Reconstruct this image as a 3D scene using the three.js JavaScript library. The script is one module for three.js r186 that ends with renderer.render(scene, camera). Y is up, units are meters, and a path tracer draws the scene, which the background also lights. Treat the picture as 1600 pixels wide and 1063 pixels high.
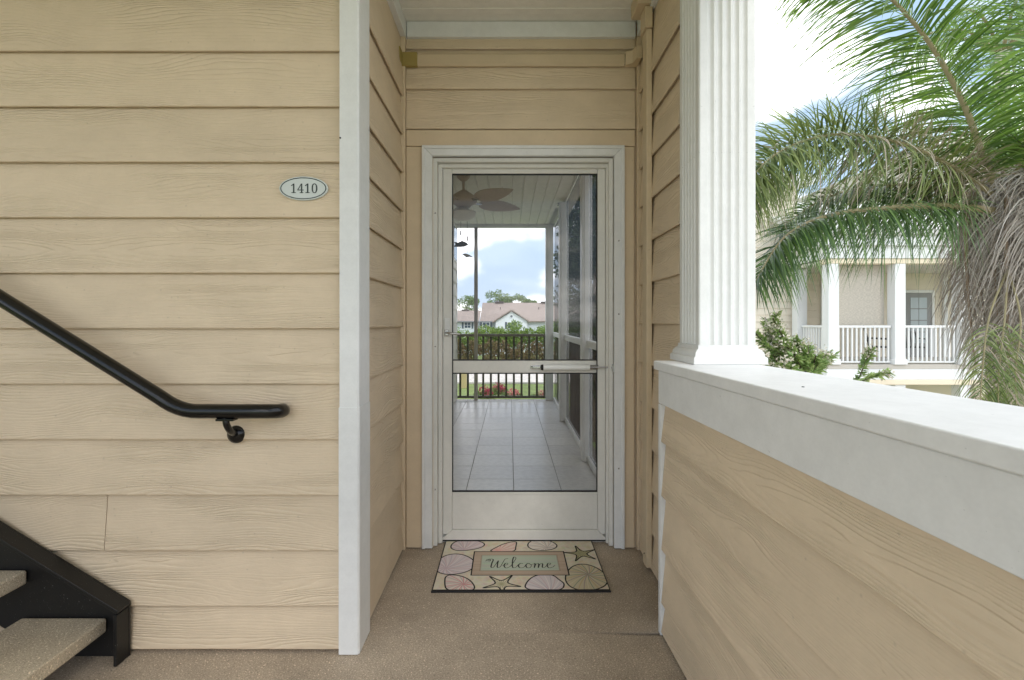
import * as THREE from 'three';
import { mergeGeometries, mergeVertices } from 'three/addons/utils/BufferGeometryUtils.js';
import { RoundedBoxGeometry } from 'three/addons/geometries/RoundedBoxGeometry.js';
import { FontLoader } from 'three/addons/loaders/FontLoader.js';
import { TextGeometry } from 'three/addons/geometries/TextGeometry.js';
import { createNoise2D, createNoise3D } from 'simplex-noise';

// ------------------------------------------------------------------ camera, sky, sun, exposure
const scene = new THREE.Scene();
const EYE = 1.18, F = 770, CX = 796, CY = 503;             // focal length and principal point in photo pixels
const camera = new THREE.PerspectiveCamera(2 * Math.atan(531.5 / F) * 180 / Math.PI, 1600 / 1063, 0.05, 1500);
camera.position.set(0, EYE, 0);
camera.lookAt(0, EYE, -10);
camera.setViewOffset(1600, 1063, 800 - CX, 531.5 - CY, 1600, 1063);
camera.updateProjectionMatrix();
scene.add(camera);

const renderer = new THREE.WebGLRenderer({ antialias: true });
renderer.toneMapping = THREE.LinearToneMapping;
renderer.toneMappingExposure = 2.05;
renderer.shadowMap.enabled = true;

function rng(seed) { let s = seed >>> 0; return () => { s = (s + 0x6D2B79F5) >>> 0; let t = s; t = Math.imul(t ^ (t >>> 15), t | 1); t ^= t + Math.imul(t ^ (t >>> 7), t | 61); return ((t ^ (t >>> 14)) >>> 0) / 4294967296; }; }
const n2 = createNoise2D(rng(11)), n2b = createNoise2D(rng(12)), n3 = createNoise3D(rng(13));

{ // bright, thinly clouded sky
  const W = 1024, H = 512, d = new Float32Array(W * H * 4);
  const fbm = (x, y, z) => { let a = 0, k = 1, f = 1; for (let i = 0; i < 5; i++) { a += k * n3(x * f, y * f, z * f); k *= 0.52; f *= 2.05; } return a; };
  for (let j = 0; j < H; j++) for (let i = 0; i < W; i++) {
    const el = (j + 0.5) / H * Math.PI - Math.PI / 2, az = (i + 0.5) / W * Math.PI * 2;
    const x = -Math.cos(el) * Math.cos(az), y = Math.sin(el), z = -Math.cos(el) * Math.sin(az);
    const up = Math.max(y, 0), q = 1 / (up + 0.22);
    let c = fbm(x * q * 1.15 + 25.32, z * q * 1.15 + 37.38, 3.1) * 0.75 + 0.31;
    c = Math.min(Math.max(c * 1.3, 0), 1); c = c * c * (3 - 2 * c);
    const haze = Math.exp(-up * 5);
    const clear = [0.27 + 0.10 * haze, 0.385 + 0.05 * haze, 0.54 - 0.02 * haze], cloud = [1.56, 1.53, 1.54];
    const k = (j * W + i) * 4;
    for (let m = 0; m < 3; m++) d[k + m] = y < -0.02 ? 0.35 : clear[m] * (1 - c) + cloud[m] * c;
    d[k + 3] = 1;
  }
  const sky = new THREE.DataTexture(d, W, H, THREE.RGBAFormat, THREE.FloatType);
  sky.mapping = THREE.EquirectangularReflectionMapping; sky.magFilter = THREE.LinearFilter; sky.minFilter = THREE.LinearFilter; sky.needsUpdate = true;
  scene.background = sky; scene.environment = sky;
}
const sun = new THREE.DirectionalLight(new THREE.Color(1, 0.965, 0.92), 0.65);
sun.position.set(6, 15, 11); sun.target.position.set(0, 0, -4);
sun.castShadow = true; sun.shadow.radius = 28; sun.shadow.mapSize.set(2048, 2048);
Object.assign(sun.shadow.camera, { left: -30, right: 30, top: 30, bottom: -30, near: 1, far: 120 });
scene.add(sun, sun.target);

// ------------------------------------------------------------------ helpers
const P = (px, py, z) => new THREE.Vector3((px - CX) * z / F, EYE + (CY - py) * z / F, -z);  // photo pixel at a known distance
const used = new Map();
function numbered(name) { const n = used.get(name) ?? 0; used.set(name, n + 1); return n ? `${name}_${String(n).padStart(3, '0')}` : name; }
function tag(o, label, category, group) { o.userData.label = label; o.userData.category = category; if (group) o.userData.group = group; return o; }
function thing(name, label, category, pos = [0, 0, 0], turn = 0, group) {
  const o = new THREE.Group(); o.name = numbered(name); o.position.set(...pos); o.rotation.y = turn; scene.add(o);
  return tag(o, label, category, group);
}
function part(name, geo, mat, parent, pos, rot) {
  const m = new THREE.Mesh(geo, mat); m.name = name; m.castShadow = m.receiveShadow = true;
  if (pos) m.position.set(...pos); if (rot) m.rotation.set(...rot);
  parent.add(m); return m;
}
function structure(name, geo, mat, pos, rot) { const m = part(numbered(name), geo, mat, scene, pos, rot); m.userData.kind = 'structure'; return m; }
const S = (r, g, b) => new THREE.Color().setRGB(r / 255, g / 255, b / 255, THREE.SRGBColorSpace);
const L = (r, g, b) => new THREE.Color().setRGB(r, g, b);
const std = (color, roughness = 0.6, o = {}) => new THREE.MeshStandardMaterial({ color, roughness, ...o });
// planar uv in metres by the dominant direction of the normal
function uvMetres(g, ou = 0, ov = 0) {
  if (g.index) g = g.toNonIndexed();
  const p = g.attributes.position, n = p.count, uv = new Float32Array(n * 2), a = new THREE.Vector3(), b = new THREE.Vector3(), c = new THREE.Vector3(), e = new THREE.Vector3();
  for (let i = 0; i < n; i += 3) {
    a.fromBufferAttribute(p, i); b.fromBufferAttribute(p, i + 1); c.fromBufferAttribute(p, i + 2);
    e.copy(b).sub(a).cross(c.clone().sub(a)); const x = Math.abs(e.x), y = Math.abs(e.y), z = Math.abs(e.z);
    for (const [k, v] of [[i, a], [i + 1, b], [i + 2, c]]) {
      const [u, w] = z >= x && z >= y ? [v.x, v.y] : y >= x ? [v.x, v.z] : [v.z, v.y];
      uv[k * 2] = u + ou; uv[k * 2 + 1] = w + ov;
    }
  }
  g.setAttribute('uv', new THREE.BufferAttribute(uv, 2)); return g;
}
const box = (x0, x1, y0, y1, z0, z1) => uvMetres(new THREE.BoxGeometry(x1 - x0, y1 - y0, z1 - z0).translate((x0 + x1) / 2, (y0 + y1) / 2, (z0 + z1) / 2), x0 * 1.7 + z0, y0 * 0.3 + z1);
const rbox = (x0, x1, y0, y1, z0, z1, r = 0.004) => uvMetres(new RoundedBoxGeometry(x1 - x0, y1 - y0, z1 - z0, 1, Math.min(r, (x1 - x0) / 2.1, (y1 - y0) / 2.1, (z1 - z0) / 2.1)).translate((x0 + x1) / 2, (y0 + y1) / 2, (z0 + z1) / 2), x0 * 1.3, y0);
const merge = (list) => mergeGeometries(list.map((g) => { const h = g.index ? g.toNonIndexed() : g; for (const k of Object.keys(h.attributes)) if (!['position', 'normal', 'uv'].includes(k)) h.deleteAttribute(k); return h; }));
function tube(pts, r, seg = 24, rad = 10, closed = false) { return new THREE.TubeGeometry(new THREE.CatmullRomCurve3(pts.map((p) => p.isVector3 ? p : new THREE.Vector3(...p)), closed, 'centripetal'), seg, r, rad, closed); }
function cylBetween(a, b, r0, r1 = r0, n = 8) {
  const d = b.clone().sub(a), g = new THREE.CylinderGeometry(r1, r0, d.length(), n);
  g.applyQuaternion(new THREE.Quaternion().setFromUnitVectors(new THREE.Vector3(0, 1, 0), d.clone().normalize()));
  return g.translate((a.x + b.x) / 2, (a.y + b.y) / 2, (a.z + b.z) / 2);
}
function prism(pts, depth, bevel = 0) { // outline in x,y extruded along +z
  const s = new THREE.Shape(pts.map((p) => new THREE.Vector2(p[0], p[1])));
  return uvMetres(new THREE.ExtrudeGeometry(s, { depth, bevelEnabled: bevel > 0, bevelThickness: bevel, bevelSize: bevel, bevelOffset: -bevel, bevelSegments: 1 }), pts[0][0], pts[0][1]);
}
function dataTex(W, H, fn, srgb, rx = 1, ry = 1, mirror = false) {
  const d = new Uint8Array(W * H * 4);
  for (let j = 0; j < H; j++) for (let i = 0; i < W; i++) { const c = fn(i / W, j / H, i, j), k = (j * W + i) * 4; d[k] = c[0]; d[k + 1] = c[1]; d[k + 2] = c[2]; d[k + 3] = c[3] ?? 255; }
  const t = new THREE.DataTexture(d, W, H); t.magFilter = THREE.LinearFilter; t.minFilter = THREE.LinearMipmapLinearFilter; t.generateMipmaps = true;
  t.wrapS = t.wrapT = mirror ? THREE.MirroredRepeatWrapping : THREE.RepeatWrapping; t.repeat.set(rx, ry); if (srgb) t.colorSpace = THREE.SRGBColorSpace; t.needsUpdate = true; return t;
}
const cl = (v, a = 0, b = 1) => Math.min(Math.max(v, a), b), sm = (a, b, v) => { const t = cl((v - a) / (b - a)); return t * t * (3 - 2 * t); };

// ------------------------------------------------------------------ textures and materials
// pressed cedar grain of fibre cement boards, 3.4 m x 0.64 m
const knots = []; { const r = rng(5); for (let i = 0; i < 22; i++) knots.push([r() * 3.4, r() * 0.64, 0.03 + r() * 0.05, (r() < 0.5 ? -1 : 1) * (1.5 + r() * 2)]); }
const grain = dataTex(2048, 512, (u, v) => {
  const x = u * 3.4, y = v * 0.64;
  let ph = y * 92 + 1.5 * n2b(3.3, y * 16) + 1.9 * n2(x * 0.8, y * 3.4) + 0.75 * n2b(x * 2.2, y * 9) + 0.14 * n2(x * 8, y * 34);
  for (const [kx, ky, s, a] of knots) { const dx = (x - kx) / (s * 2.6), dy = (y - ky) / s, q = dx * dx + dy * dy; if (q < 6) ph += a * Math.exp(-q); }
  const f = ph - Math.floor(ph), line = sm(0, 0.55, f) * (1 - sm(0.86, 1, f));
  const amp = 0.25 + 0.75 * sm(-0.45, 0.5, n2b(x * 1.1 + 40, y * 4.5));
  const fine = n2(x * 18, y * 420) * 0.10 + n2b(x * 60, y * 160) * 0.05;
  const h = cl(0.5 + (line - 0.5) * 0.8 * amp + fine) * 255; return [h, h, h];
}, false, 1 / 3.4, 1 / 0.64, true);
const sidingTint = dataTex(512, 256, (u, v) => {
  const m = 0.5 * n2(u * 7, v * 5) + 0.3 * n2b(u * 23, v * 17) + 0.2 * n2(u * 90, v * 60), k = 247 + m * 7, s = n2b(u * 160, v * 90) > 0.93 ? 0.9 : 1;
  return [k * s, (k - 0.5) * s, (k - 1.5) * s];
}, true, 1 / 2.3, 1 / 1.15, true);
const paintBump = dataTex(512, 512, (u, v) => { const h = 128 + 60 * n2(u * 9, v * 120) + 40 * n2b(u * 60, v * 60); return [h, h, h]; }, false, 1 / 0.5, 1 / 0.5, true);
const scuff = dataTex(1024, 1024, (u, v) => {
  const a = n2(u * 6, v * 6) * 0.5 + n2b(u * 22, v * 22) * 0.3 + n2(u * 80, v * 80) * 0.2; let k = 246 + a * 8;
  if (n2(u * 45 + 9, v * 120) > 0.92 && n2b(u * 5, v * 5) > 0.1) k -= 26; return [k, k, k - 2];
}, true, 1 / 1.1, 1 / 1.1, true);
const concrete = (seed, base, spread) => dataTex(2048, 2048, (u, v) => {
  const c = n2(u * 5 + seed, v * 5) * 0.5 + n2b(u * 14, v * 14 + seed) * 0.3 + n2(u * 40, v * 40) * 0.2;
  const g = n2(u * 420, v * 420) * 0.6 + n2b(u * 760, v * 760) * 0.55, st = sm(0.35, 0.8, n2b(u * 3.2 + seed, v * 4.1)) * 0.10;
  let k = 1 + c * 0.10 + g * spread - st; if (n2(u * 300 + 5, v * 300) > 0.74) k += 0.34; if (n2b(u * 330, v * 330 + 3) > 0.78) k -= 0.26;
  return [cl(base[0] * k, 0, 255), cl(base[1] * k, 0, 255), cl(base[2] * (k - 0.01), 0, 255)];
}, true, 1 / 3.2, 1 / 3.2, true);
const gritBump = dataTex(1024, 1024, (u, v) => { const h = 128 + 70 * n2(u * 260, v * 260) + 50 * n2b(u * 120, v * 120); return [h, h, h]; }, false, 1 / 1.2, 1 / 1.2, true);

const tanC = S(222, 203, 175);
const sidingMats = [1, 0.975, 1.02].map((k) => std(tanC.clone().multiplyScalar(k), 0.62, { bumpMap: grain, bumpScale: 0.0022, map: sidingTint }));
const tanTrim = std(S(220, 200, 170), 0.6, { map: sidingTint, bumpMap: paintBump, bumpScale: 0.0004 });
const white = std(S(233, 234, 234), 0.45, { map: scuff, bumpMap: paintBump, bumpScale: 0.00025 });
const whiteSmooth = std(S(232, 233, 232), 0.38, { map: scuff });
const ceilingWhite = std(S(240, 237, 229), 0.7, { map: scuff });
const alu = std(S(228, 226, 220), 0.35, { map: scuff });
const rubber = std(S(22, 22, 24), 0.6);
const blackPaint = std(S(6, 6, 8), 0.18, { bumpMap: gritBump, bumpScale: 0.00012 });
const chippedBlack = std(S(255, 255, 255), 0.5, { bumpMap: gritBump, bumpScale: 0.0003, map: dataTex(1024, 1024, (u, v) => { const k = n2(u * 150, v * 150) > 0.9 && n2b(u * 12, v * 12) > 0 ? 150 : n2b(u * 210, v * 210) > 0.93 ? 80 : 12; return [k, k, k]; }, true, 1 / 1.1, 1 / 1.1, true) });
const chrome = std(S(190, 190, 190), 0.25, { metalness: 1 });
const floorMat = std(S(255, 255, 255), 0.75, { map: concrete(1, [170, 155, 137], 0.19), bumpMap: gritBump, bumpScale: 0.0012 });
const treadMat = std(S(255, 255, 255), 0.85, { map: concrete(7, [186, 172, 150], 0.15), bumpMap: gritBump, bumpScale: 0.002 });
const bronze = std(S(70, 58, 50), 0.5);
const wallDark = std(S(222, 203, 175), 0.8);

// ------------------------------------------------------------------ setting near the camera
const CEIL = 2.74;
// landing floor: two slabs with an open joint that tapers towards the left wall
structure('floor_slab', uvMetres(new THREE.ExtrudeGeometry(new THREE.Shape([[-4.2, -2.2], [1.6, -2.2], [1.6, 1.853], [0.5, 1.853], [0.3, 1.8665], [-0.2, 1.8685], [-4.2, 1.8685]].map((q) => new THREE.Vector2(...q))), { depth: 0.2, bevelEnabled: false }).rotateX(-Math.PI / 2).translate(0, -0.2, 0)), floorMat);
structure('floor_slab', uvMetres(new THREE.BoxGeometry(5.8, 0.2, 0.84).translate(-1.3, -0.1, -2.29), 0.4, 0.9), floorMat);
structure('floor_bed', box(-4.2, 1.6, -0.32, -0.2, -2.71, 2.2), std(S(90, 80, 70), 0.9));
structure('ceiling', box(-4.2, 0.95, CEIL, CEIL + 0.18, -2.6, 1.05), ceilingWhite);
// a shallow seam batten across the alcove ceiling
structure('ceiling_batten', rbox(-0.54, 0.66, CEIL - 0.005, CEIL, -2.49, -2.445, 0.002), ceilingWhite);

// ------------------------------------------------------------------ lap siding
const brd = rng(77);
function lapGeo(len, h, u, v, lip = 0.017) {
  const s = new THREE.Shape([[0, 0.012], [0.006, 0.012], [lip - 0.0055, 0], [lip - 0.0022, 0.0010], [lip - 0.0006, 0.0030], [lip, 0.0058], [0.0045, h], [0, h]].map((q) => new THREE.Vector2(...q)));
  const g = new THREE.ExtrudeGeometry(s, { depth: len, bevelEnabled: false, steps: 1 });
  g.rotateY(-Math.PI / 2); g.scale(-1, 1, 1);              // x: along, y: up, z: out
  // mirrored scale flips winding: restore it
  const gi = g.index ? g.toNonIndexed() : g, p = gi.attributes.position.array;
  for (let i = 0; i < p.length; i += 9) for (let k = 0; k < 3; k++) { const t = p[i + 3 + k]; p[i + 3 + k] = p[i + 6 + k]; p[i + 6 + k] = t; }
  gi.computeVertexNormals(); return uvMetres(gi, u, v);
}
// boards on a group whose x runs along the wall and z points out of it
function boards(parent, x0, x1, bottoms, top, splits = {}, mats = sidingMats, lip = 0.022) {
  bottoms.forEach((y, i) => {
    const yt = i + 1 < bottoms.length ? bottoms[i + 1] + 0.004 : top;
    const cuts = [x0, ...(splits[i] ?? []), x1];
    for (let c = 0; c + 1 < cuts.length; c++) {
      const a = cuts[c] + (c ? 0.0015 : 0), b = cuts[c + 1] - (c + 2 < cuts.length ? 0.0015 : 0);
      part('board', lapGeo(b - a, yt - y, brd() * 3, brd() * 0.6, lip), mats[Math.floor(brd() * mats.length)], parent, [a, y, brd() * 0.0012]);
    }
  });
}
const courses = (first, n, start = 0.012) => [start, ...Array.from({ length: n }, (_, k) => first + 0.198 * k)];

{ // stair wall, facing the camera
  const w = thing('siding_wall', 'tan lap siding wall carrying the black handrail and the house number', 'wall', [-4.2, 0, -1.776]);
  part('backing', box(0, 3.6, 0, CEIL, -0.13, 0), wallDark, w);
  boards(w, 0, 3.612, courses(0.165, 13), CEIL, { 1: [2.1], 2: [4.2 - 1.443], 4: [1.1], 6: [1.9], 8: [0.7], 9: [2.2 - 0.9], 11: [1.6] });
}
{ // alcove wall left of the door; faces +x
  const w = thing('siding_wall', 'narrow tan lap siding wall between the white corner trim and the door', 'wall', [-0.569, 0, -1.80], Math.PI / 2);
  part('backing', box(0, 0.78, 0, CEIL, -0.13, 0), wallDark, w);
  boards(w, 0.05, 0.742, courses(0.165, 12), CEIL - 0.085);
  part('corner_strip', rbox(0.744, 0.778, 0, 2.655, 0.002, 0.03, 0.003), tanTrim, w);
  part('frieze_board', rbox(0.0, 0.778, 2.655, CEIL - 0.001, 0.002, 0.034, 0.003), white, w);
}
{ // wall around the door
  const w = thing('door_wall', 'tan siding wall above and beside the white storm door', 'wall', [0, 0, -2.58]);
  part('backing', box(-0.6, -0.40, 0, CEIL, -0.13, 0), wallDark, w);
  part('backing', box(0.55, 0.95, 0, CEIL, -0.13, 0), wallDark, w);
  part('backing', box(-0.40, 0.55, 2.06, CEIL, -0.13, 0), wallDark, w);
  boards(w, -0.537, 0.653, [2.182, 2.39, 2.597], 2.66);
  part('header_board', rbox(-0.537, 0.653, 2.094, 2.178, 0.001, 0.018, 0.003), tanTrim, w);
  part('side_board', rbox(-0.537, -0.454, 0.004, 2.091, 0.001, 0.018, 0.003), tanTrim, w);
  part('side_board', rbox(0.597, 0.650, 0.004, 2.091, 0.001, 0.018, 0.003), tanTrim, w);
  part('frieze_board', rbox(-0.532, 0.655, 2.657, CEIL - 0.002, 0.001, 0.028, 0.003), white, w);
}
{ // wall right of the door; faces -x
  const w = thing('siding_wall', 'tan lap siding wall between the door and the fluted white column', 'wall', [0.69, 0, -1.945], -Math.PI / 2);
  part('backing', box(-0.635, 0, 0, CEIL, -0.2, 0), wallDark, w);
  boards(w, -0.598, -0.004, courses(0.18, 12), CEIL - 0.085);
  part('corner_strip', rbox(-0.633, -0.60, 0, 2.655, 0.002, 0.03, 0.003), tanTrim, w);
  part('frieze_board', rbox(-0.605, -0.002, 2.657, CEIL - 0.002, 0.002, 0.03, 0.003), white, w);
  part('end_trim', rbox(-0.001, 0.018, 0, CEIL - 0.002, -0.2, 0.012, 0.003), white, w);
}
{ // white wrapped outside corner, lower sleeve lapped over the upper one
  const c = thing('corner_trim', 'white two-piece corner trim wrapped round the edge of the stair wall', 'trim', [-0.567, 0, -1.8]);
  const Lsec = (t, y0, y1) => {
    const o = 0.034 + t, back = -0.075, s = [[-0.034 - t, 0.02], [-0.034 - t, 0.058 + t], [o - 0.006, 0.058 + t], [o, 0.052 + t], [o, back], [o - 0.012, back], [o - 0.012, 0.02]];
    return uvMetres(prism(s.map(([x, z]) => [x, -z]), y1 - y0, 0.0008).rotateX(-Math.PI / 2).translate(0, y0, 0));
  };
  part('upper_sleeve', Lsec(0, 0.86, CEIL - 0.002), white, c);
  part('lower_sleeve', Lsec(0.0022, 0.004, 0.876), white, c);
  part('nail', new THREE.CylinderGeometry(0.003, 0.003, 0.006, 8).rotateX(Math.PI / 2), rubber, c, [-0.031, 1.83, 0.058]);
}

// ------------------------------------------------------------------ half wall with cap, and the fluted column on it
const HW = thing('half_wall', 'tan lap siding half wall with a wide white cap', 'wall', [0.592, 0, -1.87], -Math.PI / 2 + 0.036);
{ // local x: towards the camera, z: into the landing (-x)
  const w = HW, n = 3.2;
  part('core', box(0.004, n, 0, 0.99, -0.25, 0), wallDark, w);
  boards(w, 0.022, n, [0.012, 0.122, 0.322, 0.524, 0.728], 0.885, {}, sidingMats, 0.023);
  part('fascia', rbox(-0.002, n, 0.872, 0.996, 0.001, 0.0265, 0.003), white, w);
  part('cap', rbox(-0.03, n, 0.997, 1.031, -0.275, 0.036, 0.005), white, w);
  part('outer_fascia', rbox(-0.002, n, 0.872, 0.996, -0.272, -0.251, 0.003), white, w);
  part('corner_trim', rbox(-0.004, 0.021, 0.003, 0.87, -0.02, 0.0262, 0.002), white, w);
  for (const [x, z] of [[0.75, -0.05], [1.2, -0.17]]) part('nail', new THREE.CylinderGeometry(0.003, 0.003, 0.002, 8), rubber, w, [x, 1.0315, z]);
}
{
  const c = thing('column', 'square white fluted column standing on the half wall cap', 'column', [0.767, 1.032, -1.832]);
  const half = 0.1, pts = [];
  const side = [[-1, 0]]; { const nF = 5, m = 0.026, w = (2 * half - 2 * m) / nF; for (let k = 0; k < nF; k++) for (let q = 0; q <= 6; q++) { const a = q / 6; side.push([-half + m + w * (k + 0.12 + 0.76 * a), -Math.sin(a * Math.PI) * 0.0085, 1]); } }
  for (let f = 0; f < 4; f++) {
    const ca = Math.cos(f * Math.PI / 2), sa = Math.sin(f * Math.PI / 2), add = (x, y) => pts.push([x * ca - y * sa, x * sa + y * ca]);
    add(-half + 0.004, -half); for (const q of side.slice(1)) add(q[0], -half - q[1]); add(half - 0.004, -half);
  }
  part('shaft', uvMetres(new THREE.ExtrudeGeometry(new THREE.Shape(pts.map((q) => new THREE.Vector2(...q))), { depth: CEIL - 1.032 - 0.066, bevelEnabled: false }).rotateX(-Math.PI / 2).translate(0, 0.064, 0)), whiteSmooth, c);
  // base moulding: profile swept round a square
  const prof = [[0.128, 0], [0.128, 0.02], [0.126, 0.024], [0.121, 0.027], [0.121, 0.031], [0.119, 0.040], [0.113, 0.048], [0.106, 0.053], [0.104, 0.058], [0.104, 0.066], [0.05, 0.0665]];
  const v = [];
  const cor = [[-1, 1], [1, 1], [1, -1], [-1, -1]];
  for (let f = 0; f < 4; f++) for (let i = 0; i + 1 < prof.length; i++) {
    const [r0, y0] = prof[i], [r1, y1] = prof[i + 1], A = cor[f], B = cor[(f + 1) % 4];
    const a = [A[0] * r0, y0, A[1] * r0], b = [B[0] * r0, y0, B[1] * r0], d = [B[0] * r1, y1, B[1] * r1], e = [A[0] * r1, y1, A[1] * r1];
    v.push(...a, ...b, ...d, ...a, ...d, ...e);
  }
  const g = new THREE.BufferGeometry(); g.setAttribute('position', new THREE.Float32BufferAttribute(v, 3)); g.computeVertexNormals();
  part('base', uvMetres(g), whiteSmooth, c);
  part('capital', rbox(-0.125, 0.125, CEIL - 1.032 - 0.07, CEIL - 1.034, -0.125, 0.125, 0.006), whiteSmooth, c);
}

// ------------------------------------------------------------------ door frame and storm door
const DX0 = -0.355, DX1 = 0.512, DZ = -2.645;   // leaf edges and plane of the leaf
function frame3(parent, name, mat, xo0, xo1, yTop, w, z0, z1, yBot = 0.004, bevel = 0.003, wr = w) {   // mitred: two uprights and a head
  const d = z1 - z0 - 2 * bevel, t = (g) => g.translate(0, 0, z0 + bevel);
  part(name, t(prism([[xo0, yBot], [xo0 + w, yBot], [xo0 + w, yTop - w], [xo0, yTop]], d, bevel)), mat, parent);
  part(name, t(prism([[xo1 - wr, yBot], [xo1, yBot], [xo1, yTop], [xo1 - wr, yTop - w]], d, bevel)), mat, parent);
  part(name, t(prism([[xo0, yTop], [xo0 + w, yTop - w], [xo1 - wr, yTop - w], [xo1, yTop]], d, bevel)), mat, parent);
}
{
  const f = thing('door_frame', 'white stepped door casing and jambs around the storm door', 'door frame');
  frame3(f, 'casing', white, -0.4535, 0.5965, 2.0935, 0.052, -2.579, -2.552);
  frame3(f, 'casing_bead', white, -0.4535, 0.5965, 2.0935, 0.017, -2.5515, -2.545, 0.004, 0.0025);
  frame3(f, 'jamb', alu, -0.4005, 0.5435, 2.0405, 0.022, -2.70, -2.583, 0.004, 0.002);
  frame3(f, 'stop', alu, -0.378, 0.532, 2.0185, 0.022, -2.69, -2.612, 0.004, 0.003, 0.019);
  part('sill', prism([[-0.4, 0.002], [0.543, 0.002], [0.543, 0.03], [-0.4, 0.03]], 0.07, 0.003).translate(0, 0, -2.705), alu, f);
  for (const y of [0.42, 1.22, 1.6]) part('screw', new THREE.SphereGeometry(0.0042, 8, 6), chrome, f, [0.5665, y, -2.5515]);
  for (const y of [0.3, 1.05, 1.75]) part('screw', new THREE.SphereGeometry(0.0042, 8, 6), chrome, f, [-0.389, y, -2.5825]);
}
{
  const d = thing('storm_door', 'white full-view storm door with push bar and closer', 'door', [0, 0, DZ]);
  const gx0 = -0.307, gx1 = 0.471, gy0 = 0.272, gy1 = 1.972;
  const z0 = -0.018, z1 = 0.014;
  part('stile', rbox(DX0, gx0, 0.045, 2.0, z0, z1, 0.003), alu, d);
  part('stile', rbox(gx1, DX1, 0.045, 2.0, z0, z1, 0.003), alu, d);
  part('top_rail', rbox(gx0 + 0.0005, gx1 - 0.0005, gy1, 2.0, z0, z1 - 0.0005, 0.003), alu, d);
  const kick = part('kick_panel', rbox(gx0 + 0.0005, gx1 - 0.0005, 0.07, gy0 - 0.014, z0, z1 - 0.004, 0.003), alu, d);
  part('panel_moulding', rbox(gx0 + 0.001, gx1 - 0.001, gy0 - 0.0135, gy0 - 0.003, z0, z1 - 0.001, 0.002), alu, d);
  part('sweep', prism([[DX0 - 0.012, 0.018], [DX1 + 0.012, 0.018], [gx1, 0.069], [gx0, 0.069]], 0.014, 0.003).translate(0, 0, 0.006), alu, d);
  part('threshold_seal', box(DX0 - 0.01, DX1 + 0.01, 0.008, 0.0175, -0.012, 0.016), rubber, d);
  const glass = part('glass', box(gx0 - 0.004, gx1 + 0.004, gy0 - 0.002, gy1 + 0.004, -0.004, -0.001), new THREE.MeshPhysicalMaterial({ color: 0xffffff, transmission: 1, thickness: 0, roughness: 0.0, ior: 1.3 }), d);
  const gk = [box(gx0, gx0 + 0.005, gy0 - 0.003, gy1, 0.0, 0.010), box(gx1 - 0.005, gx1, gy0 - 0.003, gy1, 0.0, 0.010), box(gx0 + 0.005, gx1 - 0.005, gy1 - 0.006, gy1, 0, 0.010), box(gx0 + 0.005, gx1 - 0.005, gy0 - 0.0028, gy0 + 0.004, 0, 0.010)];
  part('gasket', merge(gk), rubber, glass);
  const bar = part('push_bar', rbox(gx0 + 0.006, gx1 - 0.006, 0.907, 0.972, -0.0005, 0.0145, 0.004), alu, d);
  part('gasket', merge([box(gx0 + 0.006, gx1 - 0.006, 0.9725, 0.978, 0.0, 0.010), box(gx0 + 0.006, gx1 - 0.006, 0.901, 0.9065, 0.0, 0.010)]), rubber, bar);
  // pneumatic closer
  const cz = 0.034, cy = 0.938;
  const clo = part('closer_tube', new THREE.CylinderGeometry(0.0165, 0.0165, 0.245, 20).rotateZ(Math.PI / 2), whiteSmooth, d, [0.302, cy, cz]);
  part('end_cap', new THREE.CylinderGeometry(0.0135, 0.0165, 0.012, 16).rotateZ(Math.PI / 2), rubber, clo, [-0.129, 0, 0]);
  part('spring', tube(Array.from({ length: 49 }, (_, i) => [0.124 + i * 0.0009, Math.cos(i * 1.05) * 0.011, Math.sin(i * 1.05) * 0.011]), 0.0022, 140, 6), chrome, clo);
  part('rod', new THREE.CylinderGeometry(0.0042, 0.0042, 0.15, 10).rotateZ(Math.PI / 2), chrome, clo, [0.185, 0, 0]);
  part('bracket', merge([rbox(0.112, 0.178, cy - 0.008, cy + 0.010, 0.0148, 0.022, 0.002), rbox(0.124, 0.165, cy - 0.006, cy + 0.006, 0.0222, cz + 0.004, 0.002)]), chrome, d);
  part('screw', new THREE.SphereGeometry(0.004, 8, 6), rubber, d, [0.12, cy + 0.002, 0.0225]);
  part('jamb_bracket', merge([rbox(0.537, 0.556, cy - 0.02, cy + 0.02, 0.063, 0.069, 0.002), rbox(0.532, 0.552, cy - 0.004, cy + 0.004, cz - 0.008, 0.064, 0.002)]), chrome, d);
  // latch handle
  const h = part('latch_plate', rbox(-0.346, -0.318, 1.100, 1.200, 0.0142, 0.022, 0.003), whiteSmooth, d);
  part('keeper', rbox(-0.344, -0.322, 1.106, 1.138, 0.022, 0.034, 0.004), chrome, h);
  part('lever', tube([[-0.334, 1.122, 0.034], [-0.328, 1.122, 0.05], [-0.305, 1.119, 0.056], [-0.262, 1.115, 0.052]], 0.0065, 16, 8), chrome, h);
}

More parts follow.
